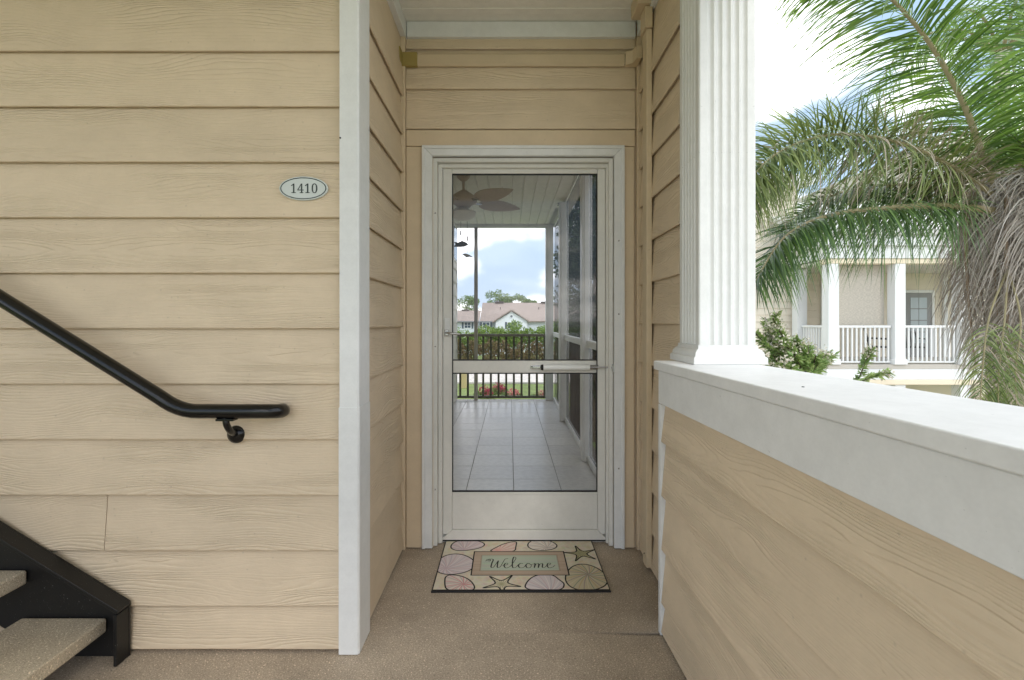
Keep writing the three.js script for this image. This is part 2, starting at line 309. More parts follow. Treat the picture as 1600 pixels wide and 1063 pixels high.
// ------------------------------------------------------------------ door mat
{
  const c = document.createElement('canvas'); c.width = 1536; c.height = 960; const g = c.getContext('2d');
  const W = 1536, H = 960; g.fillStyle = '#dcd4c0'; g.fillRect(0, 0, W, H);
  const r = rng(31);
  for (let i = 0; i < 2600; i++) { g.fillStyle = `rgba(${170 + r() * 70},${150 + r() * 70},${110 + r() * 80},0.10)`; g.beginPath(); g.ellipse(r() * W, r() * H, 8 + r() * 46, 5 + r() * 22, r() * 3, 0, 7); g.fill(); }
  g.lineJoin = g.lineCap = 'round';
  const ink = '#1d1a18';
  const shape = (cx, cy, pts, fill, streak, focus) => {
    g.save(); g.translate(cx * W, cy * H);
    const n = pts.length; const q = (i) => pts[(i + n) % n];
    const trace = () => { g.beginPath(); g.moveTo((q(0)[0] + q(1)[0]) / 2 * W, (q(0)[1] + q(1)[1]) / 2 * H);
      for (let i = 1; i <= n; i++) g.quadraticCurveTo(q(i)[0] * W, q(i)[1] * H, (q(i)[0] + q(i + 1)[0]) / 2 * W, (q(i)[1] + q(i + 1)[1]) / 2 * H);
      g.closePath(); };
    trace(); g.fillStyle = fill; g.fill(); g.save(); g.clip();
    for (let k = 0; k < 34; k++) { const a = k / 34 * Math.PI * 2; g.strokeStyle = streak[k % streak.length]; g.lineWidth = 7; g.beginPath(); g.moveTo(focus[0] * W, focus[1] * H); g.quadraticCurveTo((focus[0] + Math.cos(a + 0.4) * 0.06) * W, (focus[1] + Math.sin(a + 0.4) * 0.1) * H, (focus[0] + Math.cos(a) * 0.2) * W, (focus[1] + Math.sin(a) * 0.34) * H); g.stroke(); }
    g.restore(); trace(); g.strokeStyle = ink; g.lineWidth = 13; g.stroke(); g.restore();
  };
  const oval = (rx, ry, rot = 0, bump = 0) => Array.from({ length: 14 }, (_, i) => { const a = i / 14 * Math.PI * 2, k = 1 + bump * Math.sin(a * 3 + 1); const x = Math.cos(a) * rx * k, y = Math.sin(a) * ry * k; return [x * Math.cos(rot) - y * Math.sin(rot) * 0.6, x * Math.sin(rot) * 1.6 + y * Math.cos(rot)]; });
  const pink = ['rgba(196,132,140,0.34)', 'rgba(238,226,224,0.7)', 'rgba(140,128,150,0.32)'], grey = ['rgba(120,120,130,0.4)', 'rgba(240,235,225,0.6)', 'rgba(190,150,130,0.4)'], sea = ['rgba(70,110,105,0.5)', 'rgba(225,215,190,0.6)', 'rgba(120,90,130,0.45)', 'rgba(190,150,100,0.5)'];
  shape(0.15, 0.10, oval(0.115, 0.13, -0.15, 0.07), '#d8c8c6', pink, [-0.02, 0.1]);
  shape(0.40, 0.12, [[-0.10, 0.13], [-0.06, 0.05], [0.0, -0.06], [0.09, -0.12], [0.08, 0.0], [0.075, 0.13], [0, 0.14]], '#dbc4b6', ['rgba(205,95,90,0.5)', 'rgba(240,220,205,0.6)'], [-0.04, 0.1]);
  shape(0.655, 0.10, oval(0.10, 0.135, 0.1, 0.05), '#ddd3c6', grey, [0.03, 0.06]);
  shape(0.095, 0.52, oval(0.125, 0.215, 0.05, 0.05), '#d8cbca', pink, [-0.05, 0.08]);
  shape(0.14, 0.88, [[-0.085, -0.15], [0.0, -0.14], [0.07, -0.05], [0.11, 0.12], [0.03, 0.14], [-0.06, 0.13], [-0.08, 0.0]], '#dccdc2', ['rgba(205,85,95,0.55)', 'rgba(238,222,212,0.6)', 'rgba(120,110,110,0.35)'], [0.03, 0.02]);
  shape(0.635, 0.88, [[-0.12, 0.13], [-0.10, -0.03], [-0.04, -0.15], [0.06, -0.15], [0.09, -0.05], [0.12, 0.02], [0.09, 0.14]], '#d6cccb', pink, [0.02, 0.16]);
  shape(0.885, 0.78, oval(0.125, 0.25, 0.2, 0.06), '#cbbf9f', sea, [0.02, -0.05]);
  const star = (cx, cy, R, rot, fill) => shape(cx, cy, Array.from({ length: 20 }, (_, i) => { const k = i % 4, a = rot + i / 20 * Math.PI * 2, q = k === 0 ? 1.12 : k === 2 ? 0.30 : 0.52, b = k === 1 ? -0.16 : k === 3 ? 0.16 : 0; return [Math.cos(a + b) * R * q, Math.sin(a + b) * R * q * 1.6]; }), fill, ['rgba(70,80,50,0.4)', 'rgba(225,210,170,0.5)'], [0, 0]);
  star(0.9, 0.30, 0.115, -0.5, '#a9a47c'); star(0.39, 0.9, 0.115, 0.25, '#d8cdb4');
  // frame and sign
  g.fillStyle = '#c2ad98'; g.fillRect(0.207 * W, 0.25 * H, 0.583 * W, 0.49 * H); g.strokeStyle = ink; g.lineWidth = 12; g.strokeRect(0.207 * W, 0.25 * H, 0.583 * W, 0.49 * H);
  for (let i = 0; i < 60; i++) { g.strokeStyle = 'rgba(110,85,70,0.25)'; g.lineWidth = 2; const y = (0.26 + r() * 0.47) * H; g.beginPath(); g.moveTo(0.21 * W, y); g.bezierCurveTo(0.4 * W, y + 14 * r(), 0.6 * W, y - 14 * r(), 0.785 * W, y); g.stroke(); }
  g.fillStyle = '#bcc4b0'; g.fillRect(0.258 * W, 0.335 * H, 0.482 * W, 0.32 * H); g.lineWidth = 16; g.strokeRect(0.258 * W, 0.335 * H, 0.482 * W, 0.32 * H);
  for (let i = 0; i < 26; i++) { g.fillStyle = `rgba(${130 + r() * 90},${150 + r() * 60},${130 + r() * 60},0.16)`; g.fillRect(0.268 * W, (0.345 + r() * 0.28) * H, 0.46 * W, 5 + r() * 12); }
  // handwritten word, one stroke list in letter units
  const word = [[[0, 2.0], [0.25, 2.5], [0.7, 2.45], [0.65, 2.0], [0.35, 2.1], [0.6, 2.6], [1.2, 2.5], [1.05, 1.4], [1.0, 0.2], [1.25, 0.15], [1.75, 1.2], [2.1, 2.1], [2.0, 1.1], [2.05, 0.15], [2.4, 0.3], [2.9, 1.6], [3.3, 2.6], [3.75, 2.75]],
    [[2.85, 0.75], [3.5, 0.9], [3.75, 1.25], [3.4, 1.4], [3.1, 0.7], [3.4, 0.05], [4.0, 0.35], [4.7, 1.7], [5.1, 3.0], [4.8, 3.2], [4.5, 1.6], [4.6, 0.1], [5.0, 0.2], [5.5, 1.0]],
    [[6.25, 1.2], [5.9, 1.35], [5.5, 0.8], [5.7, 0.1], [6.3, 0.2], [6.75, 0.9], [7.1, 1.35], [6.75, 0.9], [6.9, 0.1], [7.4, 0.15], [7.6, 0.9], [7.2, 1.35], [7.5, 1.05], [8.0, 1.1]],
    [[8.0, 1.1], [8.25, 1.3], [8.1, 0.1], [8.5, 1.15], [8.85, 1.25], [8.75, 0.1], [9.15, 1.15], [9.5, 1.25], [9.45, 0.15], [9.8, 0.2], [10.2, 0.7], [10.7, 0.95], [10.9, 1.3], [10.5, 1.35], [10.25, 0.65], [10.5, 0.05], [11.1, 0.25], [11.5, 0.7]]];
  g.strokeStyle = '#1f2420';
  for (const st of word) {
    const cv = new THREE.CatmullRomCurve3(st.map(([x, y]) => new THREE.Vector3(0.287 * W + x * 0.0372 * W, 0.605 * H - y * 0.072 * H, 0)), false, 'centripetal').getPoints(st.length * 10);
    for (let i = 0; i + 1 < cv.length; i++) { const dn = cv[i + 1].y - cv[i].y; g.lineWidth = 6 + cl(dn * 1.1, 0, 6); g.beginPath(); g.moveTo(cv[i].x, cv[i].y); g.lineTo(cv[i + 1].x, cv[i + 1].y); g.stroke(); }
  }
  g.strokeStyle = '#2a2622'; g.lineWidth = 8; g.strokeRect(2, 2, W - 4, H - 4);
  const t = new THREE.CanvasTexture(c); t.colorSpace = THREE.SRGBColorSpace; t.anisotropy = 8;
  const fuzz = dataTex(512, 512, (u, v) => { const h = 128 + 80 * n2(u * 150, v * 150) + 40 * n2b(u * 300, v * 300); return [h, h, h]; }, false, 3, 2);
  const m = thing('door_mat', 'welcome mat printed with seashells and starfish in front of the door', 'mat', [0.05, 0, -2.386], 0.004);
  part('rubber_base', rbox(-0.392, 0.392, 0.0005, 0.007, -0.243, 0.243, 0.002), rubber, m);
  const top = new THREE.PlaneGeometry(0.776, 0.478, 1, 1).rotateX(-Math.PI / 2);
  const slab = uvMetres(new RoundedBoxGeometry(0.776, 0.005, 0.478, 1, 0.002)); const pa = slab.attributes.position, ua = slab.attributes.uv;
  for (let i = 0; i < pa.count; i++) ua.setXY(i, pa.getX(i) / 0.776 + 0.5, 0.5 - pa.getZ(i) / 0.478);
  top.dispose();
  part('printed_pile', slab, std(S(255, 255, 255), 0.95, { map: t, bumpMap: fuzz, bumpScale: 0.0012 }), m, [0, 0.0095, 0]);
}

// ------------------------------------------------------------------ house number plaque
{
  const font = await new FontLoader().loadAsync('fonts/droid/droid_serif_regular.typeface.json');
  const p = thing('house_number', 'oval plaque reading 1410 on the tan stair wall', 'sign', [-0.732, 1.654, -1.7575], 0);
  const ell = (rx, ry, d, b) => new THREE.ExtrudeGeometry(new THREE.Shape().absellipse(0, 0, rx, ry, 0, Math.PI * 2, false, 0), { depth: d, bevelEnabled: b > 0, bevelSize: b, bevelThickness: b, bevelOffset: -b, bevelSegments: 2, curveSegments: 40 });
  const ringS = new THREE.Shape().absellipse(0, 0, 0.0815, 0.0385, 0, Math.PI * 2, false, 0); ringS.holes.push(new THREE.Path().absellipse(0, 0, 0.0785, 0.0358, 0, Math.PI * 2, true, 0));
  part('plate', ell(0.0865, 0.0425, 0.006, 0.0016), std(S(206, 212, 208), 0.45), p);
  part('painted_ring', new THREE.ExtrudeGeometry(ringS, { depth: 0.0012, bevelEnabled: false, curveSegments: 40 }).translate(0, 0, 0.0077), std(S(28, 48, 42), 0.5), p);
  let x = -0.0465;
  for (const ch of '1410') {
    const g = new TextGeometry(ch, { font, size: 0.0335, depth: 0.0012, curveSegments: 6, bevelEnabled: false }); g.computeBoundingBox(); const b = g.boundingBox; g.scale(0.9, 1, 1);
    part('digit', g, std(S(28, 44, 40), 0.5), p, [x, -0.0165, 0.0077]); x += 0.0248;
  }
}

// ------------------------------------------------------------------ handrail
{
  const z = -1.668, R = 0.0245;
  const h = thing('handrail', 'black steel handrail sloping down the stair wall to a level end', 'handrail');
  const Q = (px, py, d = -z) => P(px, py, d);
  const knee = Q(282, 641), up = Q(0, 466); const dir = up.clone().sub(knee).normalize();
  part('rail', tube([knee.clone().addScaledVector(dir, 2.6), knee.clone().addScaledVector(dir, 1.3), knee.clone().addScaledVector(dir, 0.5), knee.clone().addScaledVector(dir, 0.1), knee.clone().addScaledVector(dir, 0.03), knee.clone().add(new THREE.Vector3(0.03, -0.002, 0)), knee.clone().add(new THREE.Vector3(0.1, -0.004, 0)), Q(390, 643), Q(414, 643, 1.674), Q(430, 643, 1.690), Q(440, 642, 1.715), Q(441, 641, 1.7595)], R, 120, 16), blackPaint, h);
  const b = part('bracket', merge([tube([Q(352, 652), Q(354, 664), Q(360, 674, 1.69), Q(369, 679, 1.755)], 0.011, 20, 8), rbox(-0.03, 0.03, -0.004, 0.004, -0.016, 0.016, 0.002).translate(...Q(354, 655.5).toArray())]), blackPaint, h);
  part('rosette', new THREE.LatheGeometry([[0.0005, 0.022], [0.012, 0.020], [0.024, 0.013], [0.031, 0.005], [0.032, 0]].map((q) => new THREE.Vector2(...q)).reverse(), 24).rotateX(Math.PI / 2).translate(...P(369, 679, 1.757).toArray()), blackPaint, b);
}
// ------------------------------------------------------------------ stairs going up along the wall
{
  const s = thing('staircase', 'black steel stair with speckled concrete treads going up along the wall', 'stairs', [-1.34, 0, -1.68]);
  const slope = 0.612, top0 = 0.195, x1 = -2.6;
  const plate = (z0, z1) => prism([[0, 0.003], [0, top0], [x1, top0 - x1 * slope], [x1, -x1 * slope - 0.16], [-0.28, 0.003]], z1 - z0).translate(0, 0, z0);
  for (const zz of [-0.062, 1.02]) {
    const st = part('stringer', plate(zz, zz + 0.008), chippedBlack, s);
    const f0 = zz < 0 ? zz + 0.0085 : zz - 0.054, f1 = zz < 0 ? zz + 0.062 : zz - 0.0005, len = Math.hypot(x1, x1 * slope), a = Math.atan(slope);
    part('flange', rbox(0, len, -0.013, 0, f0, f1, 0.002).rotateZ(Math.PI - a).scale(1, 1, 1).translate(0, top0 - 0.0145, 0), chippedBlack, st);
    part('end_plate', rbox(-0.012, 0, 0.003, top0 - 0.018, f0, f1, 0.002), chippedBlack, st);
  }
  for (let k = 0; k < 6; k++) {
    const xf = -0.072 - 0.28 * k, y = 0.142 + 0.168 * k;
    part('tread', rbox(xf - 0.30, xf, y - 0.05, y, -0.05, 1.0, 0.008), treadMat, s);
  }
}

// ------------------------------------------------------------------ painted cable raceways
{
  const y = 2.535, tanR = std(S(212, 193, 162), 0.5, { map: sidingTint });
  const r = thing('cable_raceway', 'tan painted cable raceway across the wall above the door', 'cable duct', [0, y, -2.563]);
  part('channel', prism([[0, -0.032], [0, 0.032], [-0.014, 0.032], [-0.021, 0.022], [-0.021, -0.022], [-0.014, -0.032]], 1.09, 0).rotateY(Math.PI / 2).translate(-0.495, 0, 0.002), tanR, r);
  part('end_clip', merge([rbox(-0.557, -0.475, -0.036, 0.036, 0.002, 0.028, 0.004), rbox(-0.568, -0.552, -0.03, 0.04, 0.002, 0.075, 0.004)]), std(S(158, 140, 78), 0.5), r);
  const e = part('elbow', prism([[0, 0], [0.066, 0], [0.066, 0.10], [0.04, 0.10], [0.03, 0.05], [0, 0.028]], 0.062, 0.003).rotateX(Math.PI / 2).translate(0.598, 0.031, 0.001), tanR, r);
  part('joint_gap', box(0.594, 0.5985, -0.026, 0.026, 0.003, 0.018), rubber, e);
  const v = thing('cable_raceway', 'tan painted upright cable raceway on the wall right of the door', 'cable duct', [0.672, 0, -2.35]);
  part('channel', rbox(-0.028, 0.0, 0.02, 2.56, -0.034, 0.034, 0.005), tanR, v);
  part('screw', new THREE.SphereGeometry(0.004, 8, 6), rubber, v, [-0.0285, 0.075, 0.0]);
  part('sleeve', prism([[-0.036, 0], [0, 0], [0, 0.1], [-0.036, 0.1]], 0.078, 0.004).translate(0, 2.562, -0.039), tanR, v);
  const j = thing('junction_box', 'tan painted boxy duct under the ceiling above the upright raceway', 'duct', [0.672, 2.665, -2.35]);
  part('duct', prism([[-0.075, 0.0], [0.055, 0.0], [0.10, 0.074], [-0.075, 0.074]], 0.07, 0.004).rotateY(-Math.PI / 2).translate(0.0, 0, 0), tanR, j);
  part('duct', rbox(-0.068, 0.0, -0.0, 0.073, 0.10, 0.33, 0.005), tanR, j);
  part('cover_lip', rbox(-0.078, -0.0695, 0.006, 0.070, 0.105, 0.32, 0.002), tanR, j);
}

// ------------------------------------------------------------------ screened porch beyond the door
const PX0 = -1.6, PX1 = 0.70, PZ0 = -2.72, PZ1 = -7.47, PC = 2.64;
{
  const bed = structure('porch_floor', box(PX0, PX1 + 0.1, -0.2, -0.006, PZ1 - 0.08, PZ0 + 0.005), std(S(120, 112, 104), 0.9));
  const tones = [0, 1, 2, 3].map((k) => std(S(236 - k * 3, 235 - k * 3, 232 - k * 2.5), 0.32, { map: dataTex(128, 128, (u, v) => { const q = 244 + 7 * n2(u * 5 + k * 9, v * 5) + 4 * n2b(u * 30, v * 30 + k); return [q, q, q - 1]; }, true, 3, 3) }));
  const tr = rng(8), geos = new Map();
  for (let i = -5; i < 3; i++) for (let k = -3; k < 12; k++) {
    const x0 = Math.max(0.03 + 0.334 * i + 0.002, PX0), x1 = Math.min(0.03 + 0.334 * (i + 1) - 0.002, PX1 - 0.01), za = 3.695 + 0.335 * k + 0.002, zb = za + 0.331;
    const z0 = Math.max(za, -PZ0 + 0.02), z1 = Math.min(zb, -PZ1); if (x1 - x0 < 0.03 || z1 - z0 < 0.03) continue;
    const key = `${(x1 - x0).toFixed(3)},${(z1 - z0).toFixed(3)}`; if (!geos.has(key)) geos.set(key, rbox(-(x1 - x0) / 2, (x1 - x0) / 2, -0.006, 0, -(z1 - z0) / 2, (z1 - z0) / 2, 0.0015));
    part('tile', geos.get(key), tones[Math.floor(tr() * 4)], bed, [(x0 + x1) / 2, 0.001 - tr() * 0.0008, -(z0 + z1) / 2]);
  }
}
{
  const c = structure('porch_ceiling', box(PX0 - 0.1, PX1 + 0.12, PC + 0.012, PC + 0.16, PZ1 - 0.1, PZ0 + 0.005), ceilingWhite);
  for (const [za, zb] of [[2.73, 4.6], [4.612, 6.5], [6.512, 7.44]]) {
    const g = prism([[0.003, 0.010], [0.0105, 0], [0.1145, 0], [0.122, 0.010]], zb - za, 0);
    for (let x = PX0 + 0.002; x < PX1 - 0.02; x += 0.125) part('soffit_panel', g, ceilingWhite, c, [Math.min(x, PX1 - 0.125), PC + 0.0005, -zb]);
  }
  part('wall_trim', rbox(PX1 - 0.035, PX1 - 0.001, PC - 0.04, PC - 0.0005, PZ1 + 0.05, PZ0, 0.004), white, c);
}
{ // inner porch wall of the apartment
  const w = thing('porch_wall', 'pale siding wall along the inner side of the screened porch', 'wall', [-0.815, 0, -6.78], Math.PI / 2);
  const pale = [1, 0.98].map((k) => std(S(228, 224, 214).multiplyScalar(k), 0.6, { bumpMap: grain, bumpScale: 0.0012 }));
  part('core', box(0, 0.74, 0, PC + 0.01, -0.785, -0.001), wallDark, w);
  boards(w, 0, 0.70, courses(0.17, 12), PC, {}, pale);
  part('corner_trim', rbox(0.702, 0.742, 0.002, PC, 0, 0.02, 0.003), white, w);
  const win = part('window', rbox(0.20, 0.66, 2.06, 2.58, 0.012, 0.026, 0.003), white, w);
  part('pane', box(0.23, 0.63, 2.09, 2.55, 0.0265, 0.029), std(S(90, 110, 130), 0.06), win);
  const b = thing('porch_wall', 'plain pale wall of the apartment beside the ceiling fan', 'wall', [PX0, 0, 0]);
  part('panel', box(-0.12, 0, 0, PC + 0.01, -6.78, PZ0 - 0.01), std(S(236, 232, 224), 0.7, { map: scuff }), b);
  part('baseboard', rbox(0.0005, 0.015, 0.002, 0.1, -6.77, PZ0 - 0.01, 0.003), white, b);
}
const screenMat = std(S(30, 31, 33), 0.9, { transparent: true, opacity: 0.5, side: THREE.DoubleSide });
const fineScreen = std(S(70, 72, 74), 0.8, { transparent: true, opacity: 0.05, side: THREE.DoubleSide });
{ // right side of the porch
  const w = thing('screen_wall', 'white posts with dark insect screen along the right side of the porch', 'screen wall');
  for (const [za, x0] of [[2.80, 0.61], [4.15, 0.612], [5.82, 0.592]]) {
    const p = part('post', rbox(x0, PX1 - 0.001, 0.003, PC - 0.041, -za - 0.12, -za, 0.006), white, w);
    part('post_edge', rbox(x0 + 0.018, PX1 - 0.03, 0.004, PC - 0.05, -za + 0.0005, -za + 0.012, 0.003), white, p);
    part('bracket', rbox(x0 - 0.018, x0 - 0.001, PC - 0.075, PC - 0.045, -za - 0.09, -za - 0.03, 0.003), chrome, p);
  }
  for (const [za, zb] of [[2.925, 4.145], [4.275, 5.815], [5.945, 7.39]]) {
    part('mid_rail', rbox(0.648, 0.694, 0.965, 1.025, -zb, -za, 0.004), white, w);
    part('bottom_rail', rbox(0.652, 0.694, 0.004, 0.05, -zb, -za, 0.004), white, w);
    part('screen', box(0.672, 0.6735, 1.026, PC - 0.045, -zb, -za), screenMat, w);
    part('screen', box(0.672, 0.6735, 0.051, 0.964, -zb, -za), screenMat, w);
    for (let z = za + 0.07; z < zb - 0.03; z += 0.115) part('picket', rbox(0.705, 0.73, 0.02, 0.99, -z - 0.013, -z + 0.013, 0.003), bronze, w);
  }
}
{ // far end: screen frame and railing
  const f = thing('screen_frame', 'slim framed insect screen closing the far end of the porch', 'screen frame', [0, 0, -7.41]);
  part('corner_post', rbox(0.542, 0.66, 0.003, PC - 0.001, -0.05, 0.05, 0.006), white, f);
  part('corner_edge', rbox(0.575, 0.63, 0.004, PC - 0.06, 0.0505, 0.062, 0.003), white, f);
  part('mullion', rbox(-0.529, -0.476, 0.003, 2.592, -0.02, 0.03, 0.003), std(S(168, 160, 150), 0.45), f);
  part('header', rbox(-0.79, 0.541, 2.593, PC - 0.001, -0.04, 0.04, 0.003), white, f);
  part('screen', box(-0.79, -0.5295, 0.01, 2.592, -0.004, -0.003), fineScreen, f);
  part('screen', box(-0.4755, 0.5415, 0.01, 2.592, -0.004, -0.003), fineScreen, f);
  const r = thing('railing', 'dark bronze porch railing with square balusters behind the end screen', 'railing', [0, 0, -7.49]);
  part('top_rail', rbox(-0.79, 0.60, 0.955, 0.995, -0.03, 0.03, 0.004), std(S(118, 108, 100), 0.45), r);
  part('bottom_rail', rbox(-0.79, 0.60, 0.02, 0.055, -0.02, 0.02, 0.004), bronze, r);
  const bg = rbox(-0.0155, 0.0155, 0.0555, 0.9545, -0.0155, 0.0155, 0.002);
  for (let i = 0; i < 12; i++) part('baluster', bg, bronze, r, [-0.748 + 0.1165 * i, 0, 0]);
}
{ // ceiling fan with five leaf shaped blades
  const wicker = std(S(186, 172, 155), 0.6), f = thing('ceiling_fan', 'beige ceiling fan with leaf shaped blades and a bowl light', 'fan', [-0.45, PC, -4.82]);
  const lathe = (q, n = 28) => new THREE.LatheGeometry(q.map((p) => new THREE.Vector2(...p)), n);
  part('canopy', lathe([[0.001, -0.082], [0.03, -0.08], [0.06, -0.05], [0.075, 0.0], [0.001, 0.001]]), wicker, f);
  part('downrod', new THREE.CylinderGeometry(0.012, 0.012, 0.12, 12), wicker, f, [0, -0.13, 0]);
  part('motor', lathe([[0.001, -0.345], [0.06, -0.34], [0.085, -0.315], [0.13, -0.295], [0.135, -0.265], [0.115, -0.235], [0.075, -0.205], [0.028, -0.175], [0.001, -0.17]]), wicker, f);
  part('light_bowl', lathe([[0.001, -0.475], [0.05, -0.47], [0.1, -0.445], [0.122, -0.405], [0.12, -0.385], [0.06, -0.375], [0.05, -0.345], [0.001, -0.344]]), std(S(226, 220, 205), 0.35), f);
  const out = []; for (let i = 0; i <= 18; i++) { const t = i / 18; out.push([0.17 + t * 0.48, 0.078 * Math.pow(Math.sin(Math.PI * Math.pow(t, 0.72)), 0.75) + 0.014 * (1 - t)]); }
  const shape = [...out, ...out.slice(1, -1).reverse().map(([x, y]) => [x, -y]), [0.17, -0.014]];
  const bl = prism(shape, 0.006, 0.0015).rotateX(-Math.PI / 2), vein = [];
  for (let i = 1; i < 8; i++) for (const s of [-1, 1]) vein.push(cylBetween(new THREE.Vector3(0.17 + i * 0.052, 0.0085, 0), new THREE.Vector3(0.2 + i * 0.052, 0.0085, s * 0.058), 0.002, 0.0014, 5));
  vein.push(cylBetween(new THREE.Vector3(0.17, 0.0085, 0), new THREE.Vector3(0.63, 0.0085, 0), 0.003, 0.002, 5));
  const vg = merge([...vein, ...vein.map((g) => g.clone().translate(0, -0.0105, 0))]);
  for (let k = 0; k < 5; k++) {
    const a = (30 + 72 * k) * Math.PI / 180;
    const b = part('blade', bl, wicker, f, [0, -0.285, 0], [0, -a, 0]); 
    b.rotation.set(-0.42, a, 0, 'YXZ');
    part('leaf_vein', vg, wicker, b);
    part('blade_arm', rbox(0.1, 0.2, -0.006, 0.002, -0.016, 0.016, 0.003), chrome, b);
  }
}
{ // hanging mobiles in front of the end screen
  const metal = std(S(84, 84, 82), 0.4, { metalness: 0.6 });
  const hang = (px, yc, yb, label, fish) => {
    const p = P(px, yb, 7.0), t = thing('hanging_mobile', label, 'mobile', [p.x, PC, p.z]);
    const y1 = P(px, yc, 7.0).y - PC, y2 = p.y - PC;
    part('cord', new THREE.CylinderGeometry(0.0022, 0.0022, -y2, 5).translate(0, y2 / 2, 0), metal, t);
    part('weight', new THREE.CylinderGeometry(0.011, 0.011, 0.065, 10), metal, t, [0, y1, 0]);
    const o = fish ? [[-0.10, 0.03], [-0.04, 0.02], [0.02, 0.045], [0.08, 0.02], [0.11, -0.01], [0.05, -0.04], [-0.02, -0.045], [-0.1, -0.04], [-0.075, -0.005]] : [[-0.075, 0.02], [-0.02, 0.028], [0.03, 0.01], [0.085, -0.025], [0.03, -0.018], [-0.01, -0.03], [-0.04, -0.005]];
    part(fish ? 'fish' : 'bird', prism(o, 0.012, 0.004), metal, t, [0, y2 - 0.03, -0.006]);
  };
  hang(720, 364, 378, 'metal fish mobile hanging on a cord from the porch ceiling', true);
  hang(730, 373, 396, 'metal bird mobile hanging on a cord from the porch ceiling', false);
}

// ------------------------------------------------------------------ grounds, one storey below
const G = -3.05;
const groundTex = dataTex(1024, 1024, (u, v) => { const a = n2(u * 9, v * 9) * 0.4 + n2b(u * 37, v * 37) * 0.35 + n2(u * 200, v * 200) * 0.5; const k = 1 + a * 0.22; return [cl(116 * k, 0, 255), cl(130 * k, 0, 255), cl(70 * k, 0, 255)]; }, true, 1 / 14, 1 / 14, true);
structure('lawn', uvMetres(new THREE.PlaneGeometry(900, 900).rotateX(-Math.PI / 2)), std(S(255, 255, 255), 0.95, { map: groundTex }), [0, G, -60]);
const paveTex = concrete(3, [205, 196, 188], 0.05);
structure('road', uvMetres(new THREE.PlaneGeometry(160, 8).rotateX(-Math.PI / 2)), std(S(255, 255, 255), 0.85, { map: paveTex }), [0, G + 0.006, -37.6]);
structure('walkway', uvMetres(new THREE.PlaneGeometry(22, 16).rotateX(-Math.PI / 2)), std(S(255, 255, 255), 0.85, { map: paveTex }), [2, G + 0.005, 5.5]);
structure('walkway', uvMetres(new THREE.PlaneGeometry(15, 9.5).rotateX(-Math.PI / 2)), std(S(255, 255, 255), 0.85, { map: paveTex }), [8.4, G + 0.004, -7.4]);
for (const z of [-33.5, -41.7]) structure('kerb', rbox(-80, 80, G, G + 0.13, z - 0.08, z + 0.08, 0.02), std(S(188, 182, 174), 0.85));

// leaf clouds: many small folded faces
function leafGeo(list) { // [pos, dir, normal, len, width, colour]
  const pos = [], nor = [], col = [], t = new THREE.Vector3(), s = new THREE.Vector3();
  for (const [p, d, n, l, w, c] of list) {
    s.crossVectors(d, n).normalize().multiplyScalar(w / 2); const m = t.copy(p).addScaledVector(d, l * 0.45).clone().addScaledVector(n, -w * 0.12), e = p.clone().addScaledVector(d, l);
    const a = m.clone().add(s).addScaledVector(n, w * 0.2), b = m.clone().sub(s).addScaledVector(n, w * 0.2);
    for (const tri of [[p, a, m], [a, e, m], [p, m, b], [m, e, b]]) for (const q of tri) { pos.push(q.x, q.y, q.z); nor.push(n.x, n.y, n.z); col.push(c[0], c[1], c[2]); }
  }
  const g = new THREE.BufferGeometry(); g.setAttribute('position', new THREE.Float32BufferAttribute(pos, 3)); g.computeVertexNormals(); g.setAttribute('color', new THREE.Float32BufferAttribute(col, 3)); return g;
}
const leafMat = new THREE.MeshPhysicalMaterial({ color: 0xffffff, vertexColors: true, roughness: 0.6, side: THREE.DoubleSide, transmission: 0.25, thickness: 0 });
const rv = (r) => { const z = r() * 2 - 1, a = r() * 6.2832, q = Math.sqrt(1 - z * z); return new THREE.Vector3(q * Math.cos(a), z, q * Math.sin(a)); };
const mixc = (a, b, t) => [a[0] + (b[0] - a[0]) * t, a[1] + (b[1] - a[1]) * t, a[2] + (b[2] - a[2]) * t];
function blobLeaves(r, blobs, n, len, c0, c1, shell = 0.55) {
  const list = [];
  for (let i = 0; i < n; i++) {
    const b = blobs[Math.floor(r() * blobs.length)], d = rv(r), k = shell + (1 - shell) * Math.sqrt(r());
    const p = new THREE.Vector3(b[0] + d.x * b[3] * k, b[1] + d.y * b[4] * k, b[2] + d.z * b[3] * k), dir = d.clone().multiplyScalar(0.6).add(rv(r)).normalize();
    let nn = rv(r); nn.addScaledVector(d, 0.8).normalize(); const l = len * (0.7 + r() * 0.7);
    list.push([p, dir, nn, l, l * 0.55, mixc(c0, c1, r())]);
  }
  return leafGeo(list);
}
const bark = std(S(120, 104, 88), 0.9, { bumpMap: gritBump, bumpScale: 0.01 });
